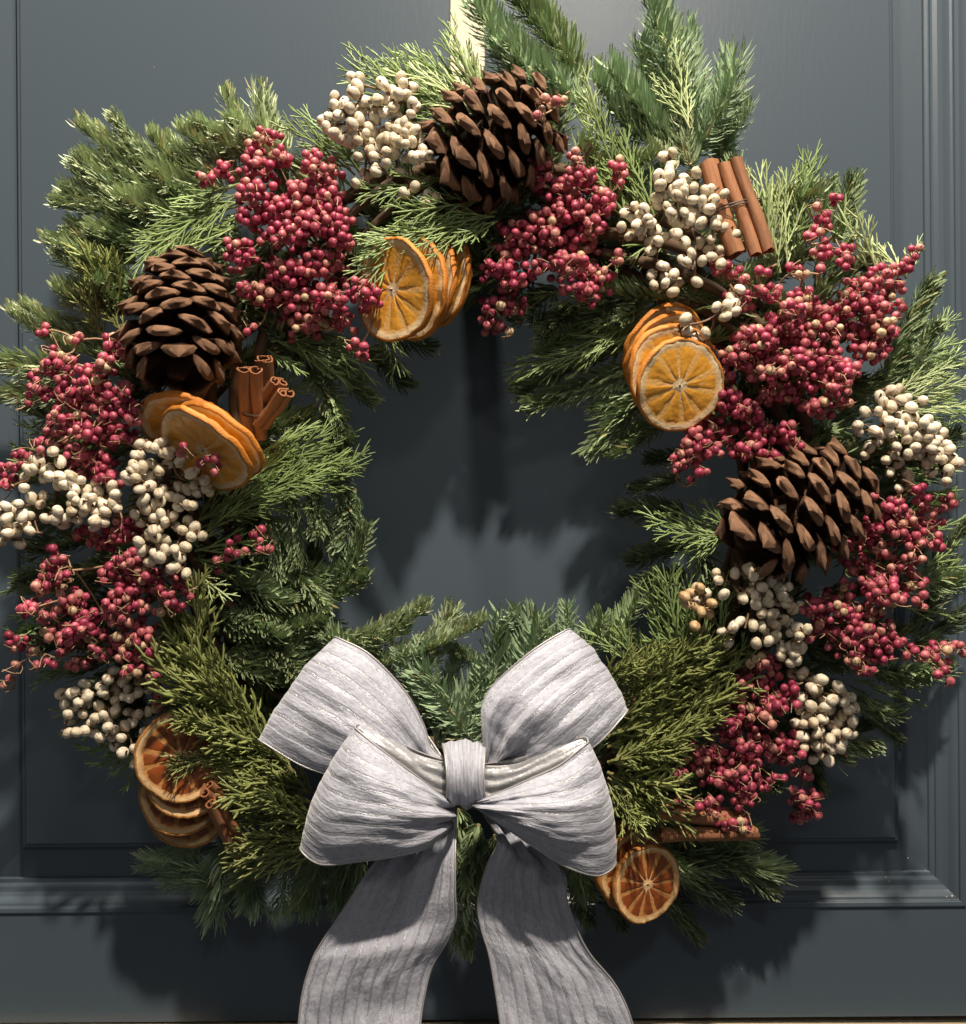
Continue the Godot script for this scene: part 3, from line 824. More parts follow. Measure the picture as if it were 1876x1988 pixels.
# ---------------------------------------------------------------- dried orange slices
func orange_slice(label: String, at: Vector3, nrm: Vector3, r: float, tone: int, turn: float, group: String) -> void:
	var o := thing("dried_orange_slice", label, "orange slice", at, group)
	var z := nrm.normalized()
	var x := Vector3.UP.cross(z).normalized()
	var b := Basis(x, z.cross(x), z) * Basis(Vector3.BACK, turn)
	var xf := Transform3D(b, Vector3.ZERO)
	var wa := rng.randf_range(0.0014, 0.0032) * (1.0 if rng.randf() < 0.5 else -1.0)
	var wp := rng.randf() * TAU
	var sd := rng.randf() * 50.0
	var warp := func(p: Vector2, h: float) -> Vector3:
		var q := p.length() / r
		var a := p.angle()
		return Vector3(p.x, p.y, h + q * q * (wa * cos(2.0 * a + wp) + 0.0016 * noise.get_noise_2d(cos(a) * 1.5 + sd, sin(a) * 1.5)))
	var edge := func(a: float) -> float:
		return r * (1.0 + 0.04 * noise.get_noise_2d(cos(a) * 1.2 + sd, sin(a) * 1.2 + 9.0) + 0.018 * noise.get_noise_2d(cos(a) * 5.0 + sd, sin(a) * 5.0 + 3.0))
	var th := 0.0021
	var steps := 64
	# rind: the orange outer skin, a closed band
	var prof := [Vector2(0.945, -1.05), Vector2(0.975, -1.15), Vector2(1.0, -0.75), Vector2(1.006, 0.0), Vector2(1.0, 0.75), Vector2(0.975, 1.15), Vector2(0.945, 1.05)]
	var pos := PackedVector3Array()
	var col := PackedColorArray()
	for k in prof.size():
		for q in steps + 1:
			var a := TAU * (q % steps) / steps
			var e: float = edge.call(a)
			var h: float = prof[k].y * th * (1.0 + 0.25 * noise.get_noise_2d(cos(a) * 6.0 + sd, sin(a) * 6.0))
			pos.append(warp.call(Vector2.from_angle(a) * e * prof[k].x, h))
			var sh := 0.85 + 0.3 * noise.get_noise_2d(cos(a) * 4.0 + sd + k, sin(a) * 4.0)
			col.append(Color(sh, sh, sh) * (Color(1, 1.35, 2.2) * 0.85 if k == 0 or k == 6 else Color(0.95, 0.95, 0.95)))
	var s := Shape.new()
	s.grid(prof.size(), steps + 1, pos, col, PackedVector2Array(), true, true)
	part(o, "rind", s.mesh(M["orange rind %d" % tone]), null, xf)
	# pith: the white ring with its membranes and core, a disc that the flesh is set into
	s = Shape.new()
	var segs := 10 if tone == 0 else 11
	for side in [1.0, -1.0]:
		pos = PackedVector3Array()
		col = PackedColorArray()
		var rings := [0.0, 0.05, 0.09, 0.4, 0.80, 0.87, 0.91, 0.95]
		for k in rings.size():
			for q in steps + 1:
				var a := TAU * (q % steps) / steps
				var e: float = edge.call(a)
				var h := th * (0.95 if k > 4 else 0.72)
				if k < 2:
					h = th * 0.9
				h *= 1.0 + 0.2 * noise.get_noise_2d(cos(a) * 9.0 * rings[k] + sd, sin(a) * 9.0 * rings[k] + 40.0)
				pos.append(warp.call(Vector2.from_angle(a) * e * rings[k], h * side))
				var sh: float = 0.88 + 0.2 * noise.get_noise_2d(cos(a) * 8.0 * rings[k] + sd, sin(a) * 8.0 * rings[k])
				var am := smoothstep(0.06, 0.2, rings[k]) * (1.0 - smoothstep(0.82, 0.90, rings[k]))
				col.append(Color(sh * lerpf(1.0, 1.0 if tone == 0 else 0.72, am), sh * lerpf(1.0, 0.72 if tone == 0 else 0.48, am), sh * lerpf(1.0, 0.34 if tone == 0 else 0.26, am)))
		s.grid(rings.size(), steps + 1, pos, col, PackedVector2Array(), side < 0.0, true)
	part(o, "pith", s.mesh(M["orange pith %d" % tone]), null, xf)
	# flesh: each segment its own wedge
	var a0 := rng.randf() * TAU
	var cuts := PackedFloat32Array()
	for k in segs + 1:
		cuts.append(a0 + TAU * (k + (rng.randf_range(-0.16, 0.16) if k > 0 and k < segs else 0.0)) / segs)
	for k in segs:
		s = Shape.new()
		var w0 := cuts[k]
		var w1 := cuts[k + 1]
		for side in [1.0, -1.0]:
			pos = PackedVector3Array()
			col = PackedColorArray()
			for ri in 7:
				var f := ri / 6.0
				for q in 6:
					var u := q / 5.0
					var rr := lerpf(0.07, 0.895 - 0.04 * pow(absf(2.0 * u - 1.0), 3.0), f)
					var gap := (0.006 if tone == 0 else 0.0042) / maxf(rr, 0.08) * 0.5
					var a := lerpf(w0 + gap * 1.2, w1 - gap * 1.2, u)
					var e: float = edge.call(a)
					var rim := minf(minf(f, 1.0 - f) * 5.0, minf(u, 1.0 - u) * 5.0)
					var h := th * (0.55 + 0.38 * minf(rim, 1.0)) - 0.0003 * maxf(0.0, 1.0 - absf(f - 0.55) * 3.0)
					h += 0.00025 * noise.get_noise_2d(a * 9.0 + sd, f * 3.0)
					pos.append(warp.call(Vector2.from_angle(a) * e * rr, h * side))
					var sh := 0.84 + 0.22 * noise.get_noise_2d(a * 22.0 + sd, f * 3.0) + (0.08 if rim < 0.5 else 0.0)
					col.append(Color(minf(sh, 1.0), minf(sh, 1.0), minf(sh, 1.0)))
			s.grid(7, 6, pos, col, PackedVector2Array(), side < 0.0)
		part(o, "segment", s.mesh(M["orange flesh %d" % tone]), null, xf)


func oranges() -> void:
	var g1 := "dried orange slices fanned below the top of the wreath"
	var n1 := Vector3(-0.66, -0.10, 0.74)
	orange_slice("front dried orange slice of the fan under the top cone, facing left", P(765, 563, 0.122), n1, 0.0345, 0, 0.2, g1)
	orange_slice("second dried orange slice from the left in the fan under the top pine cone", P(800, 560, 0.108), n1 + Vector3(-0.05, 0, 0), 0.0350, 0, 0.9, g1)
	orange_slice("third dried orange slice from the left in the fan under the top pine cone", P(820, 550, 0.096), n1 + Vector3(-0.1, 0.03, 0), 0.0345, 0, 1.7, g1)
	orange_slice("rearmost, rightmost dried orange slice of the fan under the top pine cone", P(845, 541, 0.086), n1 + Vector3(-0.08, 0.02, 0), 0.034, 0, 2.4, g1)
	var g2 := "dried orange slices stacked beside the right pepper berries"
	var n2 := Vector3(0.30, -0.32, 0.90)
	orange_slice("front lowest dried orange slice of the stack by the right inner edge", P(1318, 748, 0.122), n2, 0.0315, 0, 0.5, g2)
	orange_slice("dried orange slice just behind the front one of the right inner stack", P(1302, 720, 0.112), n2 + Vector3(0.05, -0.12, 0), 0.0320, 0, 1.0, g2)
	orange_slice("third dried orange slice up in the right inner stack", P(1296, 694, 0.101), n2 + Vector3(0.1, -0.2, 0), 0.0322, 0, 1.9, g2)
	orange_slice("topmost, rearmost dried orange slice of the right inner stack", P(1290, 675, 0.090), n2 + Vector3(0.12, -0.24, 0), 0.0318, 0, 2.7, g2)
	var g3 := "dried orange slices under the left pine cone"
	orange_slice("rear dried orange slice tucked right under the upright left pine cone", P(372, 826, 0.100), Vector3(-0.10, -0.86, 0.50), 0.0350, 0, 0.3, g3)
	orange_slice("middle dried orange slice of the left trio, rim towards the cinnamon sticks", P(424, 858, 0.113), Vector3(-0.36, -0.74, 0.57), 0.0345, 0, 1.3, g3)
	orange_slice("front dried orange slice of the left trio, with pepper berries on it", P(397, 872, 0.124), Vector3(-0.44, -0.66, 0.60), 0.0350, 0, 2.2, g3)
	var g4 := "dark dried orange slices at the lower left"
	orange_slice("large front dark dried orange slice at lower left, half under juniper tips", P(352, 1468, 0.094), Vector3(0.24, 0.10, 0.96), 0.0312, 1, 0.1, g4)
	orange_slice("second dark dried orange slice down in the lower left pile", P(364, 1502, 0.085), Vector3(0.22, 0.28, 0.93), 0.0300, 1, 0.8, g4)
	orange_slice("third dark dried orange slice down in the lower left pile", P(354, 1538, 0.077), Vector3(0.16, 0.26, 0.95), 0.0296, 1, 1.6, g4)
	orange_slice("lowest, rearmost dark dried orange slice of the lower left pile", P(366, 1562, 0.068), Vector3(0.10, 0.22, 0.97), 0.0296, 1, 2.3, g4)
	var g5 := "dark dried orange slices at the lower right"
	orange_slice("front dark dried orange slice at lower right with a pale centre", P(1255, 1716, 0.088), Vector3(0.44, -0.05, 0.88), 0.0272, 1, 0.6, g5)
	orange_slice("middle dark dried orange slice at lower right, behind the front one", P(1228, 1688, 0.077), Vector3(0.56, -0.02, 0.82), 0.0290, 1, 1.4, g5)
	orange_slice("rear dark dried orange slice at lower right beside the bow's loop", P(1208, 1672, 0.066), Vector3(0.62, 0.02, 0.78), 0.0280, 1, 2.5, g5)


# ---------------------------------------------------------------- cinnamon sticks
func quill(label: String, a: Vector3, b: Vector3, width: float, double_roll: bool, turn: float, group: String) -> void:
	var o := thing("cinnamon_stick", label, "cinnamon stick", a, group)
	var y := (b - a).normalized()
	var length := a.distance_to(b)
	var x := y.cross(Vector3.BACK).normalized()
	var bs := Basis(x, y, x.cross(y)) * Basis(Vector3.UP, turn + (PI if double_roll else 0.0))
	# the curl of the bark in cross-section
	var sec := PackedVector2Array()
	if double_roll:
		for k in 26:
			var t := k / 25.0
			var r := lerpf(0.10, 0.27, minf(t * 1.7, 1.0))
			sec.append(Vector2(-0.25, 0) + Vector2.from_angle(PI * 0.5 - (1.0 - t) * TAU * 1.15) * r)
		for k in 26:
			var t := k / 25.0
			var r := lerpf(0.27, 0.10, maxf(0.0, (t - 0.35) / 0.65))
			sec.append(Vector2(0.25, 0) + Vector2.from_angle(PI * 0.5 - t * TAU * 1.15) * r)
	else:
		for k in 44:
			var t := k / 43.0
			sec.append(Vector2.from_angle(t * TAU * 1.6) * lerpf(0.26, 0.5, t))
	var rows := 9
	var sd := rng.randf() * 40.0
	var s := Shape.new()
	var m := sec.size()
	for face in 2:
		var pos := PackedVector3Array()
		var col := PackedColorArray()
		for k in rows:
			var f := k / (rows - 1.0)
			for q in m:
				var tg := (sec[mini(q + 1, m - 1)] - sec[maxi(q - 1, 0)]).normalized()
				var nn := Vector2(tg.y, -tg.x)
				var c := sec[q] * width * (1.0 + 0.10 * noise.get_noise_2d(f * 2.0 + sd, q * 0.08)) + nn * (0.00055 if face == 0 else -0.00055)
				var yy := f * length + (0.0020 * noise.get_noise_2d(q * 0.12 + sd, f * 30.0) if k == 0 or k == rows - 1 else 0.0)
				pos.append(bs * Vector3(c.x + 0.0016 * sin(f * 3.0 + sd), yy, c.y))
				var sh := 0.78 + 0.3 * noise.get_noise_2d(q * 0.5 + sd, f * 1.6)
				col.append(Color(sh, sh, sh) if face == 0 else Color(sh, sh, sh) * 0.8)
		s.grid(rows, m, pos, col, PackedVector2Array(), face == 1)
	# the cut ends
	for k in [0, rows - 1]:
		for q in m - 1:
			var base := int(k) * m + q
			var e := rows * m
			var nd := bs * Vector3(0, -1.0 if k == 0 else 1.0, 0)
			var ids := []
			for w in [base, base + 1, base + 1 + e, base + e]:
				ids.append(s.p(s.v[w], nd, Color(0.72, 0.64, 0.56)))
			s.quad(ids[0], ids[1], ids[2], ids[3])
	part(o, "curled_bark", s.mesh(M["cinnamon bark"]))


func tie(at: Vector3, axis: Vector3, rx: float, rz: float, label: String) -> void:
	var o := thing("tie_wire", label, "wire", at)
	var y := axis.normalized()
	var x := y.cross(Vector3.BACK).normalized()
	var z := x.cross(y)
	var s := Shape.new()
	var pts := PackedVector3Array()
	var rad := PackedFloat32Array()
	for k in 41:
		var a := TAU * k / 20.0
		pts.append(x * cos(a) * rx + z * sin(a) * rz + y * (0.0012 * sin(a * 0.5 + 1.0) + 0.0010 * k / 40.0))
		rad.append(0.00045)
	s.tube(pts, rad, 5, Color.WHITE, Color.WHITE)
	part(o, "loop", s.mesh(M["wire"]))


func cinnamon() -> void:
	var g1 := "cinnamon sticks tied together at the upper right"
	quill("left cinnamon stick of the tied pair beside the upper right white berries", P(1372, 318, 0.105), P(1432, 494, 0.112), 0.0135, false, 0.4, g1)
	quill("right double-rolled cinnamon stick of the tied pair beside the pale cedar", P(1420, 312, 0.112), P(1474, 494, 0.118), 0.0165, true, 0.25, g1)
	tie(P(1426, 402, 0.1115), P(1474, 494, 0.118) - P(1420, 312, 0.112), 0.0185, 0.0085, "dark wire tied round the two upper right cinnamon sticks")
	var g2 := "cinnamon sticks standing at the left inner edge"
	quill("front double-rolled cinnamon stick standing beside the left orange slices", P(495, 850, 0.085), P(491, 717, 0.115), 0.0165, true, 0.1, g2)
	quill("rear single cinnamon stick, tallest of the group right of the left pine cone", P(512, 820, 0.070), P(515, 694, 0.098), 0.0125, false, 1.2, g2)
	quill("upper of two thin cinnamon sticks leaning right at the left inner edge", P(508, 812, 0.085), P(542, 740, 0.112), 0.0115, true, 0.6, g2)
	quill("lower of two thin cinnamon sticks leaning right at the left inner edge", P(512, 826, 0.094), P(552, 762, 0.120), 0.0115, true, 1.0, g2)
	tie(P(496, 800, 0.098), P(491, 717, 0.115) - P(495, 850, 0.085), 0.0095, 0.007, "thin wire round the front cinnamon stick at the left inner edge")
	var g3 := "cinnamon sticks in the lower left juniper"
	quill("reddish cinnamon stick poking out of juniper beside the lower left orange slices", P(474, 1652, 0.085), P(418, 1552, 0.108), 0.0135, true, 0.5, g3)
	quill("second, mostly hidden cinnamon stick above the lower left orange rim", P(455, 1580, 0.08), P(403, 1528, 0.106), 0.012, true, 0.9, g3)
	var g4 := "cinnamon sticks lying at the lower right"
	quill("lower cinnamon stick lying level over the lower right orange slices", P(1282, 1623, 0.095), P(1466, 1614, 0.085), 0.0105, false, 2.0, g4)
	quill("upper cinnamon stick half behind the lower right pepper berries", P(1278, 1578, 0.095), P(1440, 1588, 0.09), 0.0115, false, 0.8, g4)


# ---------------------------------------------------------------- berries
func egg(rx: float, ry: float, rows: int, cols: int, stain: bool, sd: int) -> Shape:
	var s := Shape.new()
	var pos := PackedVector3Array()
	var col := PackedColorArray()
	for a in rows + 1:
		var th := PI * a / rows
		for b in cols + 1:
			var ph := TAU * (b % cols) / cols
			var d := Vector3(sin(th) * cos(ph), cos(th), sin(th) * sin(ph))
			var r := Vector3(rx, ry, rx) * (1.0 + 0.05 * noise.get_noise_3d(d.x * 1.2 + sd, d.y * 1.2, d.z * 1.2))
			var q := d * r
			var c := Color(1, 1, 1)
			if stain:
				# tallow: a blunt seed, flatter where it meets its neighbours, browner at the stalk
				q.x *= 1.0 if q.x > 0.0 else 0.82
				if a >= rows - 1:
					c = Color(0.42, 0.26, 0.15)
				elif a == 0:
					c = Color(0.6, 0.42, 0.28)
				elif b % cols == 0 and sd % 3 != 1:
					c = Color(0.55, 0.38, 0.25)
				elif noise.get_noise_3d(d.x * 2.5 + sd * 7.0, d.y * 2.5, d.z * 2.5) > 0.33:
					c = Color(0.86, 0.74, 0.58)
			else:
				if a == 0:
					q.y -= ry * 0.10
					c = Color(0.35, 0.30, 0.25)
				elif a == 1:
					q.y += ry * 0.02
					c = Color(0.85, 0.8, 0.8)
			pos.append(q)
			col.append(c)
	s.grid(rows + 1, cols + 1, pos, col, PackedVector2Array(), true, true)
	# round poles
	for k in s.v.size():
		if not (k >= cols + 1 and k < s.v.size() - cols - 1):
			s.n[k] = Vector3(0, 1 if k <= cols else -1, 0)
	return s


func twig(s: Shape, a: Vector3, b: Vector3, r: float, sag: Vector3, c := Color.WHITE) -> void:
	var pts := PackedVector3Array()
	var rad := PackedFloat32Array()
	for k in 5:
		var f := k / 4.0
		pts.append(a.lerp(b, f) + sag * sin(f * PI))
		rad.append(r * lerpf(1.0, 0.7, f))
	s.tube(pts, rad, 4, c, c, false)


func shake(k: float) -> Vector3:
	return Vector3(rng.randf_range(-k, k), rng.randf_range(-k, k), rng.randf_range(-k, k))


var pepper_kit := []
var tallow_kit := []


func link_hubs(s: Shape, hubs: PackedVector3Array, root: Vector3, r: float) -> void:
	for k in hubs.size():
		var best := root
		var far := hubs[k].distance_to(root)
		for q in k:
			var d := hubs[k].distance_to(hubs[q]) + 0.35 * hubs[q].distance_to(root)
			if d < far:
				far = d
				best = hubs[q]
		if best.distance_to(hubs[k]) > 0.001:
			twig(s, best, hubs[k], r, shake(0.003) + Vector3(0, 0, -0.002))


# rows of [x, y, (half width, half height)]
func pepper(label: String, rx: float, ry: float, z: float, rows: Array, dens := 1.0, pale := 0.0) -> void:
	var root := P(rx, ry, z - 0.03)
	var o := thing("pepper_berry_sprig", label, "berry sprig", root, "pink pepper berry sprigs in the wreath")
	var st := Shape.new()
	var done := PackedVector3Array()
	var hubs := PackedVector3Array()
	var size := 0.0033
	for b in rows:
		var w: float = b[2] if b.size() > 2 else 19.0
		var h: float = b[3] if b.size() > 3 else 13.0
		var zc := z + rng.randf_range(-0.008, 0.012)
		var u := U(zc)
		var mid := P(b[0], b[1], zc)
		var hub := mid + Vector3(0, 0, -0.010) + shake(0.003)
		hubs.append(hub - root)
		var want := maxi(1, roundi(w * h * PI / 112.0 * dens))
		var got := 0
		var paler := rng.randf_range(-0.12, 0.22) + pale
		for tries in want * 16:
			if got >= want:
				break
			var q := Vector2.from_angle(rng.randf() * TAU) * sqrt(rng.randf())
			var dome := sqrt(maxf(0.0, 1.0 - q.length_squared()))
			var at := mid + Vector3(q.x * w * u, q.y * h * u, dome * minf(w, h) * u * rng.randf_range(-0.9, 1.2))
			var r := size * rng.randf_range(0.80, 1.12)
			var clear := true
			for d in done:
				if d.distance_squared_to(at) < pow(r * 1.80, 2.0):
					clear = false
					break
			if not clear:
				continue
			done.append(at)
			got += 1
			var pick := rng.randf() + paler
			var tone := 0
			if pick < 0.30: tone = 0
			elif pick < 0.52: tone = 1
			elif pick < 0.60: tone = 2
			elif pick < 0.76: tone = 6
			elif pick < 0.93: tone = 3
			elif pick < 1.06: tone = 4
			else: tone = 5
			var dir := (at - hub).normalized() + shake(0.5)
			var bs := Basis(Quaternion(Vector3.UP, dir.normalized())) * Basis(Vector3.UP, rng.randf() * TAU)
			part(o, "berry", pepper_kit[tone], null, Transform3D(bs.scaled(Vector3.ONE * (r / size)), at - root))
			twig(st, hub - root, at - root - dir.normalized() * r * 0.8, 0.00042, shake(0.0028), Color.WHITE)
		# a few more lying deeper between the twigs
		for tries in int(want * 1.1):
			var deep := mid + Vector3(rng.randf_range(-1.35, 1.35) * w * u, rng.randf_range(-1.35, 1.35) * h * u, rng.randf_range(-0.022, -0.006))
			var free := true
			for d in done:
				if d.distance_squared_to(deep) < 0.000034:
					free = false
					break
			if free and w > 14.0:
				done.append(deep)
				part(o, "berry", pepper_kit[[0, 2, 6, 1, 3][rng.randi() % 5]], null, Transform3D(Basis(Vector3.UP, rng.randf() * TAU).scaled(Vector3.ONE * rng.randf_range(0.8, 1.0)), deep - root))
				twig(st, hub - root, deep - root, 0.00042, shake(0.003))
		# bare curling stalks
		for k in (4 if w > 16.0 else 2):
			var e := mid + Vector3(rng.randf_range(-1, 1) * w * u, rng.randf_range(-1, 1) * h * u, rng.randf_range(0.002, 0.014))
			twig(st, hub - root, e - root, 0.00042, shake(0.007))
	link_hubs(st, hubs, Vector3.ZERO, 0.0009)
	part(o, "stalks", st.mesh(M["pepper stem"]))


# rows of [x, y, (how many seeds, tone)]
func tallow(label: String, rx: float, ry: float, z: float, rows: Array, tan_ := false) -> void:
	var root := P(rx, ry, z - 0.03)
	var o := thing("white_berry_sprig", label, "berry sprig", root, "white tallow berry sprigs in the wreath")
	var st := Shape.new()
	var hubs := PackedVector3Array()
	for b in rows:
		var many: int = b[2] if b.size() > 2 else (3 if rng.randf() < 0.35 else 2)
		var zc := z + rng.randf_range(-0.008, 0.011)
		var mid := P(b[0], b[1], zc)
		var axis := (Vector3(rng.randf_range(-0.7, 0.7), rng.randf_range(-0.5, 0.8), rng.randf_range(0.2, 1.0))).normalized()
		var e1 := axis.cross(Vector3(0.3, 0.5, 0.8)).normalized()
		var e2 := axis.cross(e1)
		var stalk := mid - axis * 0.006
		hubs.append(stalk - root)
		var off := rng.randf() * TAU
		for k in many:
			var a := off + TAU * k / maxi(many, 2)
			var rad := (e1 * cos(a) + e2 * sin(a))
			var at := mid + rad * (0.0041 if many > 1 else 0.0) + shake(0.0004)
			var y := (axis * 0.9 + rad * 0.35).normalized()
			var x := (rad - y * rad.dot(y)).normalized()
			var tone := 2 if tan_ and rng.randf() < 0.7 else (1 if rng.randf() < 0.38 else 0)
			var kk: Array = tallow_kit[tone]
			var sz := rng.randf_range(0.82, 1.08)
			part(o, "berry", kk[rng.randi() % kk.size()], null, Transform3D(Basis(x, y, x.cross(y)).scaled(Vector3.ONE * sz), at - root))
		twig(st, stalk - root + shake(0.004), mid - root + axis * 0.0044, 0.0010, Vector3.ZERO)
	link_hubs(st, hubs, Vector3.ZERO, 0.00085)
	part(o, "stalks", st.mesh(M["tallow stem"]))


func tallow_berries() -> void:
	for t in 3:
		var row := []
		for k in 5:
			row.append(egg(0.0039, 0.0050, 10, 18, true, k).mesh(M["tallow %d" % t]))
		tallow_kit.append(row)
	tallow("cream-white berry sprig left of the top pine cone", 730, 260, 0.112, [[689, 157], [690, 175], [645, 215], [656, 197], [668, 203], [745, 165], [788, 160], [792, 172], [720, 195], [760, 185], [770, 195], [799, 195], [800, 212], [755, 215], [700, 210], [668, 216], [690, 235], [700, 240],
		[720, 240], [636, 238], [645, 250], [670, 265], [676, 272], [700, 265], [715, 262], [733, 262], [750, 250], [762, 258], [795, 245], [800, 258], [780, 270], [808, 275], [755, 285], [765, 290], [725, 290], [738, 300], [708, 298], [823, 304], [815, 300], [775, 272],
		[740, 325], [720, 332, 2], [778, 333, 1], [690, 357, 1], [795, 368], [790, 378, 1], [835, 386], [770, 235], [715, 215], [740, 205], [660, 240], [780, 300]])
	tallow("cream-white berry sprig left of the tied cinnamon pair, upper right", 1320, 430, 0.115, [[1300, 307], [1280, 350], [1308, 350], [1340, 340], [1278, 375], [1285, 390], [1333, 365], [1318, 372], [1300, 407], [1328, 402], [1370, 370, 1], [1394, 372], [1376, 395], [1365, 415], [1385, 418],
		[1350, 430], [1320, 420], [1255, 415], [1248, 434], [1223, 406, 2], [1240, 420], [1215, 450], [1270, 440], [1310, 443], [1257, 458], [1292, 462, 1], [1322, 462], [1270, 477, 2], [1385, 450], [1416, 449, 2], [1370, 475], [1398, 488, 1], [1390, 506, 2], [1334, 502, 3], [1352, 508],
		[1275, 525, 2], [1298, 525, 2], [1280, 545], [1302, 557], [1316, 550, 1], [1355, 547, 1], [1240, 445], [1300, 330, 1], [1345, 400]])
	tallow("few loose white berries hanging over the right orange slices", 1400, 600, 0.125, [[1428, 570, 2], [1400, 605, 2], [1422, 597, 3], [1332, 621, 1], [1340, 648, 2], [1357, 653, 2]])
	tallow("cream-white berry sprig at the far right edge above the right pine cone", 1770, 850, 0.105, [[1730, 757, 1], [1752, 764], [1712, 775], [1740, 783], [1780, 782], [1692, 799], [1740, 800], [1770, 800], [1725, 815], [1733, 826], [1760, 825], [1783, 826], [1805, 826], [1703, 840, 2], [1707, 858, 1], [1725, 845],
		[1752, 860], [1780, 853], [1810, 858], [1832, 853], [1768, 880], [1740, 890], [1752, 910], [1800, 885], [1822, 888], [1850, 905], [1840, 925], [1805, 908], [1755, 940], [1665, 826, 1], [1669, 839, 1], [1683, 876, 2], [1725, 905], [1785, 868], [1795, 840], [1815, 875], [1768, 840], [1845, 880]])
	tallow("cream-white berry sprig at the far left edge, spreading sideways", 110, 970, 0.110, [[110, 886], [60, 905], [80, 900], [48, 937, 2], [76, 907], [105, 925], [115, 940, 1], [135, 930], [140, 950], [156, 945], [75, 970], [182, 950], [205, 950], [172, 972, 2], [190, 985], [220, 955], [226, 972],
		[150, 985], [160, 975], [100, 1000], [115, 1005], [132, 1010], [200, 1005], [185, 1017], [20, 985], [8, 995], [40, 990], [57, 1000, 1], [15, 1026], [43, 1022], [57, 1031, 1], [35, 1045], [5, 1040], [90, 920], [145, 1000], [210, 985]])
	tallow("cream-white berry sprig hanging below the left orange slices", 320, 970, 0.115, [[268, 873, 2], [272, 885, 1], [300, 865], [312, 868], [325, 880], [340, 888], [265, 908], [258, 920], [300, 910], [318, 906], [250, 930, 1], [370, 920, 1], [386, 924, 2], [310, 940], [290, 935], [390, 945, 2], [396, 956, 2],
		[275, 960], [310, 965], [340, 955, 2], [355, 960], [290, 985], [270, 988], [355, 983, 2], [376, 980, 1], [285, 1010], [310, 1015], [333, 1020], [360, 1020], [381, 1035], [280, 1045], [300, 1055], [320, 1060], [350, 1070], [285, 1080], [310, 1075], [330, 1105, 1], [350, 1108, 2], [300, 1035], [325, 1000]])
	tallow("cream-white berry sprig at lower left above the dark orange slices", 205, 1380, 0.082, [[128, 1346, 2], [155, 1350], [167, 1340], [205, 1325], [230, 1311], [245, 1316, 1], [240, 1340], [200, 1345, 1], [218, 1350], [135, 1375], [165, 1375, 2], [190, 1382], [211, 1386], [225, 1378, 1], [205, 1400], [258, 1390], [276, 1385],
		[140, 1410, 2], [133, 1424, 1], [150, 1420, 1], [175, 1415], [216, 1408], [240, 1420], [195, 1431, 1], [220, 1440, 2], [250, 1458, 2], [269, 1462, 1], [262, 1480, 1], [290, 1417, 2], [280, 1330, 2], [255, 1345]])
	tallow("cream-white berry sprig below the right pine cone", 1490, 1190, 0.110, [[1440, 1110, 2], [1460, 1112], [1482, 1110], [1470, 1140], [1480, 1150], [1510, 1133], [1520, 1145], [1450, 1155], [1475, 1165], [1520, 1170], [1541, 1177], [1490, 1180], [1480, 1190, 1], [1450, 1210], [1425, 1217], [1485, 1210], [1510, 1203], [1540, 1215], [1556, 1225],
		[1480, 1247, 2], [1510, 1250], [1530, 1255], [1540, 1240], [1545, 1262], [1530, 1276], [1408, 1236, 2], [1550, 1283, 1], [1500, 1225]])
	tallow("small tan-coloured berry sprig over the cedar at the right inner edge", 1365, 1180, 0.115, [[1335, 1160], [1360, 1152], [1358, 1143, 1], [1372, 1180], [1387, 1171, 1], [1376, 1191, 1], [1352, 1178, 1], [1405, 1155, 1], [1350, 1217, 1]], true)
	tallow("two white berries alone on the cedar left of the lower right sprig", 1390, 1120, 0.112, [[1390, 1113, 1], [1394, 1126, 1]])
	tallow("cream-white berry sprig at lower right beside pink berries", 1610, 1400, 0.086, [[1547, 1310, 2], [1570, 1313, 2], [1587, 1328, 2], [1565, 1345], [1580, 1340], [1592, 1350], [1622, 1345], [1632, 1355], [1575, 1370, 1], [1560, 1383, 2], [1608, 1368, 2], [1625, 1383], [1600, 1385], [1650, 1365, 2], [1661, 1374, 1], [1570, 1400], [1590, 1405],
		[1545, 1405, 1], [1562, 1418], [1617, 1410], [1630, 1400, 1], [1655, 1400, 1], [1650, 1416, 1], [1600, 1430], [1560, 1432], [1635, 1430], [1575, 1450], [1600, 1455], [1625, 1452], [1580, 1475, 1], [1610, 1475, 1], [1615, 1438], [1640, 1385], [1655, 1425, 1]])


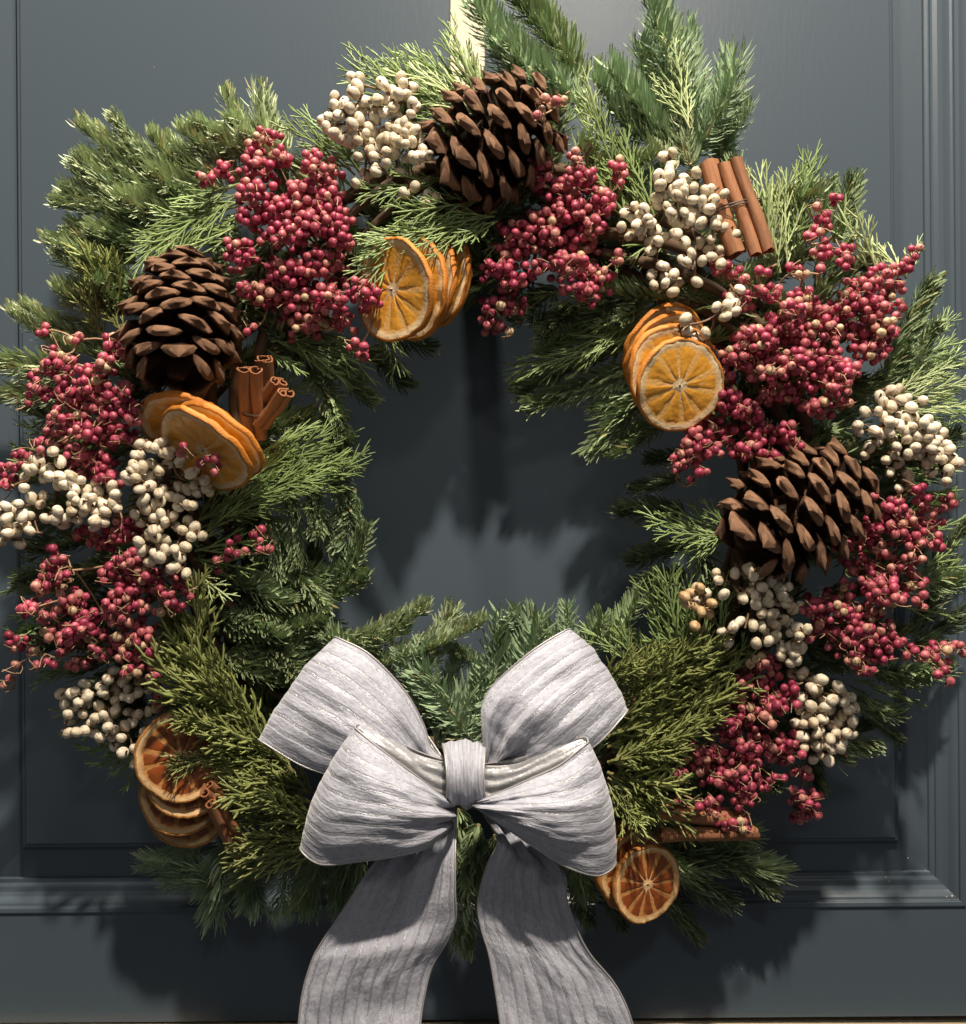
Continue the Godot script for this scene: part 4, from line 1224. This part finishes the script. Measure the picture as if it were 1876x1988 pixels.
func pepper_berries() -> void:
	for k in 7:
		pepper_kit.append(egg(0.0033, 0.0032, 6, 10, false, k).mesh(M["pepper %d" % k]))
	pepper("pink pepper berry sprig between the upper left fir and the top white berries", 570, 380, 0.108, [[515, 262, 20, 14], [490, 290, 15, 14], [500, 318, 26, 20], [545, 300, 17, 18], [610, 318, 22, 26], [640, 345, 16, 24], [490, 372, 28, 22], [530, 405, 36, 26], [590, 385, 36, 32], [640, 400, 20, 36], [480, 420, 18, 16]], 0.95, 0.02)
	pepper("pink pepper berry sprig between the upright pine cone and the fanned orange slices", 570, 540, 0.108, [[470, 490, 26, 22],
		[550, 455, 36, 22], [610, 435, 36, 28], [660, 450, 20, 28], [560, 530, 40, 25], [620, 510, 36, 28], [510, 573, 32, 25], [580, 580, 45, 27], [640, 580, 32, 27], [600, 628, 36, 18], [475, 560, 15, 15], [490, 640, 12, 8], [660, 622, 22, 16]], 0.95, 0.04)
	pepper("small bunch of red berries at the left tip over olive fir", 415, 340, 0.10, [[400, 347, 14, 13], [432, 330, 16, 13], [412, 335, 10, 8]])
	pepper("small dark red berry bunch left of the fanned orange slices", 715, 570, 0.122, [[700, 548, 12, 12], [716, 572, 22, 20], [730, 585, 12, 10], [692, 672, 16, 9], [704, 690, 12, 9]], 1.0, -0.15)
	pepper("pink pepper berry sprig at the lower right side of the top pine cone", 1110, 370, 0.105, [[1035, 290, 9, 18], [1045, 320, 19, 16], [1050, 345, 16, 13], [1115, 305, 13, 16], [1130, 340, 27, 18], [1200, 325, 16, 17], [1208, 347, 14, 12], [1090, 370, 32, 22], [1112, 408, 32, 22], [1170, 390, 22, 27]], 0.95)
	pepper("pink pepper berry sprig over the top edge of the opening", 1090, 480, 0.105, [[1060, 430, 32, 22], [1010, 452, 32, 22], [1000, 482, 30, 20], [1040, 478, 24, 18],
		[1120, 470, 36, 22], [1150, 440, 26, 18], [1110, 510, 36, 22], [1150, 540, 32, 27], [970, 520, 28, 16], [1000, 545, 26, 14], [1200, 500, 12, 18], [1130, 563, 28, 14], [1042, 520, 24, 14], [1070, 460, 20, 15]], 0.95)
	pepper("thin drooping pepper berry twig at the top inner edge", 985, 600, 0.085, [[975, 595, 32, 17], [960, 628, 16, 12], [938, 612, 12, 9], [990, 650, 6, 6], [1010, 600, 16, 12]], 0.75, 0.12)
	pepper("four loose berries lying on the top pine cone", 1065, 203, 0.152, [[1062, 194, 7, 7], [1078, 190, 7, 7], [1050, 206, 6, 6], [1092, 197, 6, 6], [1040, 226, 5, 5], [1057, 216, 6, 6]], 1.0, 0.1)
	pepper("upright pepper berry twig rising over pale cedar, upper right", 1600, 450, 0.105, [[1580, 400, 9, 8], [1625, 388, 11, 10], [1600, 420, 15, 11], [1580, 455, 13, 13], [1602, 465, 13, 11], [1590, 490, 13, 11], [1640, 487, 19, 13], [1642, 510, 13, 12], [1602, 500, 12, 9]], 1.0, -0.1)
	pepper("pink pepper berry twig pointing to the upper right door moulding", 1715, 580, 0.095, [[1778, 488, 11, 10], [1764, 514, 14, 11], [1740, 525, 20, 13], [1700, 537, 23, 14], [1730, 560, 23, 18], [1682, 552, 18, 14], [1740, 590, 13, 13], [1690, 598, 32, 22], [1650, 580, 20, 15], [1640, 602, 27, 18], [1720, 640, 22, 22], [1745, 602, 9, 18], [1700, 680, 27, 18], [1660, 645, 30, 20]], 0.95, 0.06)
	pepper("scattered pink pepper berries below the tied cinnamon sticks", 1500, 570, 0.112, [[1400, 515, 16, 12], [1425, 530, 14, 11], [1440, 547, 13, 11], [1480, 530, 13, 11], [1540, 520, 13, 9], [1562, 530, 13, 9], [1596, 525, 9, 8], [1440, 580, 22, 12], [1490, 567, 24, 13], [1560, 575, 26, 13], [1540, 600, 28, 18], [1592, 602, 24, 18], [1520, 625, 24, 16]], 0.78, 0.04)
	pepper("widest pink pepper berry mass, between the stacked orange slices and right white berries", 1540, 700, 0.112, [[1600, 638, 32, 20], [1560, 662, 28, 18], [1470, 655, 40, 22], [1540, 650, 30, 18], [1430, 690, 32, 17], [1480, 690, 36, 22], [1545, 700, 36, 20], [1600, 700, 36, 22], [1640, 720, 30, 18], [1415, 722, 20, 12], [1500, 722, 30, 16], [1580, 740, 32, 18], [1630, 752, 22, 17], [1592, 790, 32, 14], [1640, 780, 16, 10]], 0.78, 0.04)
	pepper("darker pink pepper berries hanging below the right orange slices", 1380, 820, 0.105, [[1370, 752, 32, 17], [1402, 772, 32, 20], [1430, 792, 27, 16], [1380, 820, 32, 14], [1410, 842, 18, 14], [1358, 850, 23, 17], [1340, 872, 23, 16], [1385, 875, 18, 11], [1318, 892, 13, 16], [1342, 895, 22, 14], [1365, 915, 9, 7], [1345, 935, 6, 6], [1308, 920, 7, 7]], 0.9, -0.12)
	pepper("pepper berry strands above the right pine cone", 1490, 830, 0.10, [[1460, 800, 22, 20], [1482, 830, 18, 13], [1470, 850, 18, 18], [1460, 872, 27, 14], [1512, 850, 16, 12], [1530, 838, 18, 16], [1500, 888, 18, 13], [1540, 862, 14, 11], [1556, 872, 11, 11], [1500, 760, 26, 16], [1530, 762, 20, 14], [1440, 885, 14, 10]], 0.9, -0.05)
	pepper("pink pepper berry sprig at the left edge below the upright pine cone", 160, 780, 0.105, [[85, 640, 13, 11], [145, 660, 11, 13], [215, 665, 15, 15], [225, 690, 15, 11], [110, 690, 15, 13], [130, 705, 20, 11], [95, 712, 16, 11], [200, 705, 22, 13], [170, 725, 24, 14], [68, 725, 9, 8], [65, 747, 11, 10], [130, 735, 22, 13], [170, 748, 24, 13], [95, 765, 18, 10], [135, 765, 27, 13],
		[155, 782, 27, 13], [55, 775, 11, 9], [200, 760, 32, 18], [240, 755, 13, 13], [190, 790, 27, 16], [240, 790, 23, 16], [110, 805, 13, 13], [150, 815, 27, 16], [215, 815, 27, 18], [260, 810, 14, 18], [110, 830, 22, 13], [170, 840, 32, 14], [240, 850, 18, 11], [90, 855, 11, 9], [120, 862, 22, 11], [150, 880, 27, 13], [200, 855, 22, 14], [75, 867, 14, 9]], 0.85, 0.04)
	pepper("dark pink berries between the two left white berry sprigs", 175, 905, 0.098, [[165, 905, 27, 14], [190, 890, 18, 13], [200, 922, 22, 14], [45, 885, 16, 9], [60, 893, 10, 8], [240, 1015, 16, 14], [235, 1040, 22, 14], [165, 1035, 22, 12], [190, 1052, 20, 12], [215, 1060, 14, 10]], 0.95, -0.08)
	pepper("red berries cut by the left edge of the picture", 12, 920, 0.095, [[10, 912, 13, 12], [15, 932, 14, 11], [32, 905, 12, 9], [5, 946, 9, 8]], 1.0, -0.1)
	pepper("large pink pepper berry sprig at lower left, below the white berries", 200, 1190, 0.108, [[105, 1070, 13, 13], [104, 1092, 14, 11], [120, 1084, 12, 10], [95, 1110, 22, 14], [122, 1115, 14, 11], [78, 1132, 14, 11], [85, 1147, 8, 8], [125, 1130, 13, 11], [245, 1090, 27, 13], [230, 1110, 32, 16], [280, 1115, 27, 16], [290, 1135, 27, 14], [260, 1080, 13, 9], [198, 1120, 9, 9], [350, 1130, 16, 13], [365, 1155, 9, 9],
		[320, 1150, 13, 13], [340, 1175, 16, 11], [310, 1187, 11, 9], [275, 1180, 13, 10], [240, 1150, 27, 16], [250, 1172, 22, 13], [215, 1175, 18, 13], [125, 1160, 16, 11], [152, 1160, 16, 11], [125, 1180, 22, 11], [55, 1182, 20, 14], [95, 1195, 18, 9], [170, 1193, 18, 11], [230, 1200, 27, 13], [90, 1230, 16, 13], [150, 1218, 27, 14]], 0.9, -0.02)
	pepper("paler pepper berries at the lower left end of the left sprig", 170, 1260, 0.098, [[270, 1235, 22, 22], [240, 1240, 22, 16], [20, 1240, 9, 8], [35, 1252, 15, 12], [62, 1265, 13, 9], [130, 1265, 14, 9], [195, 1265, 22, 13], [240, 1272, 18, 14], [75, 1285, 13, 8], [97, 1290, 12, 9], [150, 1290, 22, 11], [270, 1280, 18, 18], [292, 1262, 13, 14], [300, 1310, 13, 18], [250, 1302, 20, 13],
		[310, 1370, 14, 11], [318, 1353, 12, 9], [25, 1292, 8, 8], [18, 1312, 9, 8], [10, 1336, 9, 8], [180, 1235, 24, 14], [130, 1240, 20, 12]], 0.85, 0.10)
	pepper("small red berry twig reaching over the left inner fir", 480, 1065, 0.10, [[513, 1031, 6, 6], [497, 1038, 6, 6], [462, 1046, 6, 6], [507, 1052, 6, 6], [525, 1063, 6, 6], [500, 1067, 9, 7], [480, 1065, 8, 6], [447, 1062, 8, 9], [440, 1082, 7, 7], [425, 1087, 6, 6], [464, 1072, 6, 6], [428, 1107, 6, 6]], 1.3, -0.15)
	pepper("few berries resting on the front left orange slice", 395, 890, 0.136, [[360, 868, 7, 6], [353, 880, 6, 6], [395, 904, 7, 7], [412, 890, 9, 8], [428, 901, 10, 8], [420, 912, 8, 7]], 1.0, -0.1)
	pepper("pink pepper berry sprig down the right edge beside the right pine cone", 1740, 1060, 0.10, [[1781, 949, 14, 9], [1791, 973, 15, 11], [1734, 983, 22, 16], [1720, 1008, 27, 14], [1843, 976, 15, 15], [1820, 1003, 18, 13], [1700, 1022, 20, 13], [1740, 1027, 25, 14], [1688, 1040, 12, 11], [1651, 1055, 16, 11], [1700, 1056, 22, 13], [1710, 1072, 20, 12], [1780, 1050, 27, 14], [1819, 1051, 15, 15], [1775, 1082, 22, 11],
		[1751, 1099, 22, 13], [1655, 1100, 16, 10], [1690, 1105, 18, 11], [1700, 1122, 18, 11], [1720, 1130, 20, 13], [1780, 1130, 18, 14], [1645, 1135, 13, 9], [1760, 1010, 22, 14], [1800, 1025, 18, 13]], 0.85, -0.04)
	pepper("pink pepper berry sprig at the right edge, lower half, with a long side twig", 1690, 1220, 0.105, [[1740, 1160, 22, 16], [1713, 1153, 32, 22], [1788, 1164, 13, 18], [1640, 1162, 20, 13], [1580, 1178, 16, 14], [1602, 1178, 16, 12], [1630, 1182, 22, 13], [1690, 1187, 27, 16], [1660, 1197, 22, 14], [1600, 1207, 16, 12], [1576, 1239, 11, 9], [1620, 1230, 20, 13], [1670, 1220, 24, 15], [1700, 1235, 22, 15], [1722, 1225, 18, 13], [1662, 1246, 32, 16],
		[1700, 1270, 32, 20], [1655, 1280, 20, 14], [1682, 1300, 18, 11], [1728, 1252, 16, 13], [1745, 1243, 10, 8], [1770, 1267, 14, 10], [1800, 1272, 18, 10], [1830, 1262, 16, 9], [1857, 1255, 12, 9], [1832, 1285, 10, 8], [1830, 1306, 11, 8], [1845, 1317, 8, 7], [1870, 1262, 10, 8]], 0.88, 0.05)
	pepper("deep pink pepper berry sprig at lower right above the cinnamon sticks", 1450, 1440, 0.095, [[1474, 1284, 20, 11], [1500, 1287, 12, 10], [1458, 1300, 16, 11], [1510, 1305, 13, 10], [1449, 1328, 16, 13], [1482, 1330, 27, 14], [1432, 1350, 12, 11], [1480, 1352, 22, 13], [1502, 1350, 18, 13], [1536, 1339, 14, 16], [1510, 1370, 20, 14], [1540, 1367, 13, 10], [1449, 1386, 26, 14], [1423, 1404, 13, 13], [1467, 1405, 20, 14], [1492, 1400, 16, 13],
		[1416, 1430, 22, 16], [1470, 1435, 22, 15], [1450, 1452, 22, 14], [1500, 1450, 22, 15], [1530, 1440, 22, 18], [1516, 1470, 20, 14], [1545, 1470, 14, 11], [1368, 1467, 22, 14], [1340, 1457, 14, 10], [1392, 1465, 18, 13], [1422, 1475, 20, 14], [1460, 1480, 20, 13], [1482, 1472, 16, 12], [1317, 1503, 14, 13], [1360, 1492, 16, 11], [1394, 1514, 22, 14], [1430, 1502, 26, 14], [1455, 1496, 22, 16], [1440, 1530, 22, 13], [1482, 1520, 20, 13], [1510, 1510, 14, 11]], 0.78, -0.06)
	pepper("pepper berry twig drooping onto the lower right cinnamon stick", 1400, 1570, 0.098, [[1321, 1554, 13, 9], [1365, 1565, 11, 8], [1390, 1552, 13, 9], [1435, 1560, 14, 10], [1460, 1552, 12, 9], [1384, 1573, 15, 9], [1402, 1590, 15, 10], [1420, 1600, 14, 9], [1438, 1602, 18, 12], [1410, 1613, 8, 7]], 1.0, 0.02)
	pepper("separate pepper berry bunch hanging at the lower right outer edge", 1560, 1550, 0.072, [[1544, 1540, 13, 11], [1562, 1555, 14, 11], [1576, 1554, 20, 13], [1570, 1580, 22, 13], [1553, 1587, 10, 8], [1566, 1505, 11, 13], [1545, 1500, 12, 9]], 1.0, -0.1)


# ---------------------------------------------------------------- the bow
func ribbon_materials() -> void:
	var w := 512
	var h := 512
	var al := PackedByteArray()
	var mr := PackedByteArray()
	var hm := PackedByteArray()
	al.resize(w * h * 3)
	mr.resize(w * h * 3)
	hm.resize(w * h)
	var g := RandomNumberGenerator.new()
	g.seed = 5
	var nz := FastNoiseLite.new()
	nz.seed = 9
	nz.frequency = 1.0
	nz.fractal_octaves = 3
	var stripes := 10.0
	for y in h:
		var fy := float(y) / h
		var cy := Vector2(cos(fy * TAU), sin(fy * TAU))
		for x in w:
			var fx := float(x) / w
			# velvet pile, crushed along the length
			var pile := nz.get_noise_3d(fx * 34.0, cy.x * 3.2, cy.y * 3.2)
			var crush := nz.get_noise_3d(fx * 9.0 + 50.0, cy.x * 2.2, cy.y * 2.2)
			var wob := nz.get_noise_3d(fx * 3.0 + 90.0, cy.x * 0.9, cy.y * 0.9) * 0.12
			var ph := fposmod(fx * stripes + wob, 1.0)
			var dist := absf(ph - 0.5)
			var in_stripe := dist < 0.09
			var k := y * w + x
			var base := 0.615 + 0.055 * pile + 0.045 * crush
			var spark := g.randf()
			if in_stripe:
				var v := (0.97 if spark > 0.80 else 0.50 + 0.20 * spark)
				al[k * 3] = int(v * 255 * 0.93)
				al[k * 3 + 1] = int(v * 255 * 0.95)
				al[k * 3 + 2] = int(v * 255 * 1.0)
				mr[k * 3] = 0
				mr[k * 3 + 1] = int(lerpf(45.0, 140.0, g.randf()))
				mr[k * 3 + 2] = 120
				hm[k] = int(clampf(70.0 + 90.0 * spark, 0, 255))
			else:
				al[k * 3] = int(clampf(base * 0.965, 0, 1) * 255)
				al[k * 3 + 1] = int(clampf(base * 0.985, 0, 1) * 255)
				al[k * 3 + 2] = int(clampf(base * 1.075, 0, 1) * 255)
				mr[k * 3] = 0
				mr[k * 3 + 1] = 175
				mr[k * 3 + 2] = 0
				var rise := smoothstep(0.10, 0.22, dist)
				hm[k] = int(clampf(110.0 + 70.0 * rise + 60.0 * pile + 40.0 * crush, 0, 255))
	var tex := func(fmt: int, data: PackedByteArray) -> ImageTexture:
		return ImageTexture.create_from_image(Image.create_from_data(w, h, false, fmt, data))
	var m := mat("ribbon velvet", Color.WHITE, 1.0)
	m.albedo_texture = tex.call(Image.FORMAT_RGB8, al)
	m.metallic = 1.0
	m.metallic_texture = tex.call(Image.FORMAT_RGB8, mr)
	m.metallic_texture_channel = BaseMaterial3D.TEXTURE_CHANNEL_BLUE
	m.roughness_texture = m.metallic_texture
	m.roughness_texture_channel = BaseMaterial3D.TEXTURE_CHANNEL_GREEN
	m.heightmap_enabled = true
	m.heightmap_texture = tex.call(Image.FORMAT_L8, hm)
	m.heightmap_scale = 0.075
	m.rim_enabled = true
	m.rim = 0.7
	m.rim_tint = 0.3
	var sat := mat("ribbon satin back", lin(0.44, 0.45, 0.48), 0.36)
	sat.metallic = 0.5
	relief(sat, noise_tex(0.02, 2, 41, 256), 0.02, 60.0)
	var hem := mat("ribbon hem", lin(0.34, 0.335, 0.34), 0.45)
	hem.metallic = 0.45


# a wired ribbon between two edge lines; both sides have their own cloth
func ribbon(o: Node3D, called: String, ea: Array, eb: Array, bulge: Array, rows: int, cols: int, crinkle: float, pleat: Array, start := 0.0, fold := -1.0) -> void:
	var ctr := PackedVector3Array()
	var sd := rng.randf() * 90.0
	var pos := PackedVector3Array()
	var uv := PackedVector2Array()
	var run := start
	var last := Vector3.ZERO
	var len_a := PackedFloat32Array()
	for k in rows:
		var f := k / (rows - 1.0)
		var a := spline(ea, f)
		var b := spline(eb, f)
		var mid := (a + b) * 0.5
		if k > 0:
			run += mid.distance_to(last)
		last = mid
		var tg := ((spline(ea, f + 0.01) + spline(eb, f + 0.01)) - (spline(ea, f - 0.01) + spline(eb, f - 0.01))).normalized()
		var across := (b - a).normalized()
		var nn := tg.cross(across).normalized()
		var w := a.distance_to(b)
		var bu: float = spline_f(bulge, f)
		var fade := 1.0 - 0.75 * exp(-pow((f - fold) / 0.12, 2.0))
		var pl: float = spline_f(pleat, f)
		for q in cols:
			var v := q / (cols - 1.0)
			var ease := 4.0 * v * (1.0 - v)
			var off := bu * ease
			off += pl * sin(v * PI * 5.0 + 0.8 * sin(f * 6.0 + sd)) * pow(ease, 0.5)
			off += crinkle * fade * (noise.get_noise_2d(v * 3.2 + sd, f * 2.4) + 0.35 * noise.get_noise_2d(v * 11.0 + sd, f * 3.5)) * pow(ease, 0.4)
			pos.append(a.lerp(b, v) + nn * off)
			uv.append(Vector2(v, run / 0.085))
	var front := Shape.new()
	front.grid(rows, cols, pos, PackedColorArray(), uv, false)
	var back_pos := PackedVector3Array()
	for k in pos.size():
		back_pos.append(pos[k] - front.n[k] * 0.0006)
	var back := Shape.new()
	back.grid(rows, cols, back_pos, PackedColorArray(), uv, true)
	var m := front.mesh(M["ribbon velvet"])
	back.into(m, M["ribbon satin back"])
	var piece := part(o, called, m)
	for e in [0, cols - 1]:
		var pts := PackedVector3Array()
		var rad := PackedFloat32Array()
		for k in rows:
			for sub in 3:
				if k == rows - 1 and sub > 0:
					break
				var q := pos[k * cols + int(e)]
				if sub > 0:
					q = q.lerp(pos[(k + 1) * cols + int(e)], sub / 3.0)
				pts.append(q)
				rad.append(0.00078 if pts.size() % 2 == 0 else 0.00052)
		var s := Shape.new()
		s.tube(pts, rad, 6, Color.WHITE, Color.WHITE)
		part(piece, "wired_edge", s.mesh(M["ribbon hem"]))


func spline_f(a: Array, f: float) -> float:
	var m := a.size() - 1
	var x := clampf(f, 0.0, 1.0) * m
	var k := mini(int(x), m - 1)
	var t := x - k
	return lerpf(a[k], a[k + 1], t * t * (3.0 - 2.0 * t))


func edge_line(rows: Array) -> Array:
	var out := []
	for r in rows:
		out.append(P(r[0], r[1], r[2]))
	return out


func bow() -> void:
	var o := thing("ribbon_bow", "large silvery grey velvet bow with glitter stripes and two long tails at the wreath's bottom", "bow")
	# each loop runs from the knot along its front, round the outer fold, and back behind
	# upper left
	ribbon(o, "loop", edge_line([[872, 1478, 0.150], [838, 1452, 0.150], [822, 1405, 0.150], [785, 1340, 0.150], [720, 1272, 0.148], [664, 1242, 0.143], [650, 1238, 0.136], [664, 1250, 0.128], [730, 1300, 0.122], [810, 1400, 0.124], [872, 1490, 0.140]]),
		edge_line([[872, 1508, 0.150], [800, 1530, 0.150], [735, 1522, 0.154], [665, 1510, 0.160], [590, 1488, 0.160], [518, 1446, 0.154], [502, 1436, 0.146], [518, 1444, 0.134], [600, 1480, 0.124], [740, 1500, 0.124], [872, 1505, 0.140]]),
		[0.0, 0.006, 0.012, 0.015, 0.014, 0.007, 0.004, 0.006, 0.0, 0.0, 0.0], 90, 36, 0.0036, [0.003, 0.0026, 0.0012, 0.0, 0.0, 0.0, 0.0, 0.0, 0.0, 0.001, 0.002], 0.0, 0.6)
	# upper right
	ribbon(o, "loop", edge_line([[942, 1508, 0.150], [985, 1520, 0.150], [1040, 1500, 0.154], [1100, 1478, 0.160], [1158, 1446, 0.162], [1206, 1396, 0.155], [1219, 1378, 0.146], [1204, 1392, 0.134], [1140, 1440, 0.124], [1040, 1490, 0.124], [942, 1506, 0.140]]),
		edge_line([[942, 1488, 0.152], [940, 1450, 0.156], [936, 1405, 0.156], [938, 1366, 0.153], [962, 1326, 0.150], [1030, 1266, 0.147], [1098, 1224, 0.139], [1100, 1232, 0.128], [1040, 1290, 0.122], [970, 1400, 0.124], [942, 1490, 0.140]]),
		[0.0, 0.0, 0.004, 0.010, 0.013, 0.008, 0.005, 0.006, 0.0, 0.0, 0.0], 90, 36, 0.0045, [0.003, 0.0036, 0.0032, 0.0018, 0.0006, 0.0, 0.0, 0.0, 0.0, 0.001, 0.002], 0.0, 0.6)
	# lower left
	ribbon(o, "loop", edge_line([[874, 1554, 0.168], [848, 1538, 0.176], [816, 1512, 0.180], [778, 1484, 0.182], [736, 1452, 0.182], [702, 1424, 0.179], [690, 1413, 0.174], [702, 1408, 0.168], [750, 1428, 0.163], [814, 1460, 0.160], [874, 1480, 0.156]]),
		edge_line([[880, 1602, 0.160], [856, 1624, 0.176], [824, 1648, 0.184], [770, 1662, 0.188], [700, 1672, 0.188], [622, 1678, 0.182], [583, 1648, 0.172], [610, 1640, 0.154], [700, 1620, 0.140], [800, 1560, 0.142], [872, 1520, 0.150]]),
		[0.0, 0.006, 0.011, 0.014, 0.014, 0.010, 0.006, 0.0, 0.0, 0.0, 0.0], 90, 36, 0.0036, [0.002, 0.003, 0.0015, 0.0, 0.0, 0.0, 0.0, 0.0, 0.0, 0.001, 0.002], 0.0, 0.6)
	# lower right
	ribbon(o, "loop", edge_line([[920, 1564, 0.170], [952, 1586, 0.178], [990, 1612, 0.184], [1040, 1646, 0.188], [1098, 1682, 0.188], [1162, 1700, 0.182], [1196, 1676, 0.172], [1170, 1660, 0.154], [1100, 1620, 0.140], [1010, 1560, 0.142], [938, 1520, 0.150]]),
		edge_line([[918, 1558, 0.170], [950, 1546, 0.177], [986, 1532, 0.180], [1030, 1512, 0.182], [1086, 1486, 0.182], [1130, 1451, 0.179], [1142, 1440, 0.174], [1130, 1432, 0.168], [1078, 1450, 0.163], [1010, 1472, 0.160], [938, 1484, 0.156]]),
		[0.0, 0.006, 0.011, 0.014, 0.013, 0.010, 0.006, 0.0, 0.0, 0.0, 0.0], 90, 36, 0.0042, [0.002, 0.003, 0.002, 0.0008, 0.0, 0.0, 0.0, 0.0, 0.0, 0.001, 0.002], 0.0, 0.6)
	# the silver lining seen inside the lower loops
	ribbon(o, "loop_lining", edge_line([[874, 1546, 0.166], [838, 1530, 0.170], [797, 1500, 0.172], [738, 1458, 0.174], [692, 1420, 0.172]]),
		edge_line([[876, 1482, 0.160], [845, 1477, 0.162], [800, 1462, 0.164], [750, 1432, 0.166], [700, 1408, 0.168]]), [0.0, -0.002, -0.003, -0.002, 0.0], 40, 16, 0.0016, [0.0016, 0.0014, 0.0008, 0.0003, 0.0])
	ribbon(o, "loop_lining", edge_line([[942, 1488, 0.160], [975, 1488, 0.162], [1015, 1480, 0.164], [1075, 1454, 0.166], [1136, 1434, 0.168]]),
		edge_line([[932, 1546, 0.166], [962, 1546, 0.170], [1010, 1526, 0.172], [1085, 1490, 0.174], [1142, 1446, 0.172]]), [0.0, -0.002, -0.003, -0.002, 0.0], 40, 16, 0.0016, [0.0016, 0.0014, 0.0008, 0.0003, 0.0])
	# tails
	ribbon(o, "tail", edge_line([[850, 1560, 0.146], [800, 1610, 0.150], [733, 1668, 0.162], [671, 1760, 0.160], [622, 1834, 0.160], [604, 1870, 0.161], [588, 1926, 0.163], [580, 1990, 0.166], [578, 2060, 0.168]]),
		edge_line([[885, 1545, 0.146], [886, 1590, 0.152], [884, 1660, 0.168], [884, 1730, 0.174], [885, 1784, 0.172], [868, 1828, 0.166], [838, 1880, 0.160], [822, 1946, 0.162], [816, 1990, 0.166]]),
		[0.0, 0.0, -0.004, -0.009, -0.008, 0.003, 0.003, -0.002, 0.0], 80, 36, 0.0034, [0.002, 0.003, 0.0032, 0.0024, 0.0012, 0.0006, 0.0, 0.0, 0.0], 0.013)
	ribbon(o, "tail", edge_line([[925, 1545, 0.146], [945, 1590, 0.152], [968, 1628, 0.166], [944, 1686, 0.168], [928, 1752, 0.158], [934, 1801, 0.156], [949, 1851, 0.158], [961, 1917, 0.160], [972, 1990, 0.164]]),
		edge_line([[955, 1560, 0.146], [1010, 1620, 0.150], [1092, 1690, 0.164], [1100, 1745, 0.164], [1122, 1808, 0.164], [1147, 1854, 0.164], [1190, 1905, 0.164], [1216, 1952, 0.166], [1232, 2000, 0.168]]),
		[0.0, 0.0, -0.003, -0.005, -0.006, 0.0, 0.002, 0.002, 0.0], 80, 36, 0.0034, [0.003, 0.004, 0.0042, 0.0034, 0.0022, 0.0014, 0.0006, 0.0, 0.0], 0.031)
	# the knot: the ribbon wrapped once round the middle
	var ka := []
	var kb := []
	for k in 17:
		var f := k / 16.0
		var a := lerpf(-2.7, 2.7, f)
		var c := P(905, 1500, 0.154)
		var hw := lerpf(0.0138, 0.0112, pow(absf(cos(a * 0.8)), 2.0)) 
		var yy := sin(a) * 0.0185 * (1.0 if absf(a) < 1.3 else 0.96)
		var zz := c.z + cos(a) * 0.024
		ka.append(Vector3(c.x - hw - 0.0012 * f * 3.0 + 0.0018, c.y + yy, zz))
		kb.append(Vector3(c.x + hw - 0.0012 * f * 3.0 + 0.0018, c.y + yy - 0.001, zz))
	ribbon(o, "knot", kb, ka, [0.002, 0.003, 0.003, 0.003, 0.002], 40, 24, 0.0022, [0.0012, 0.0012, 0.0012], 0.02)
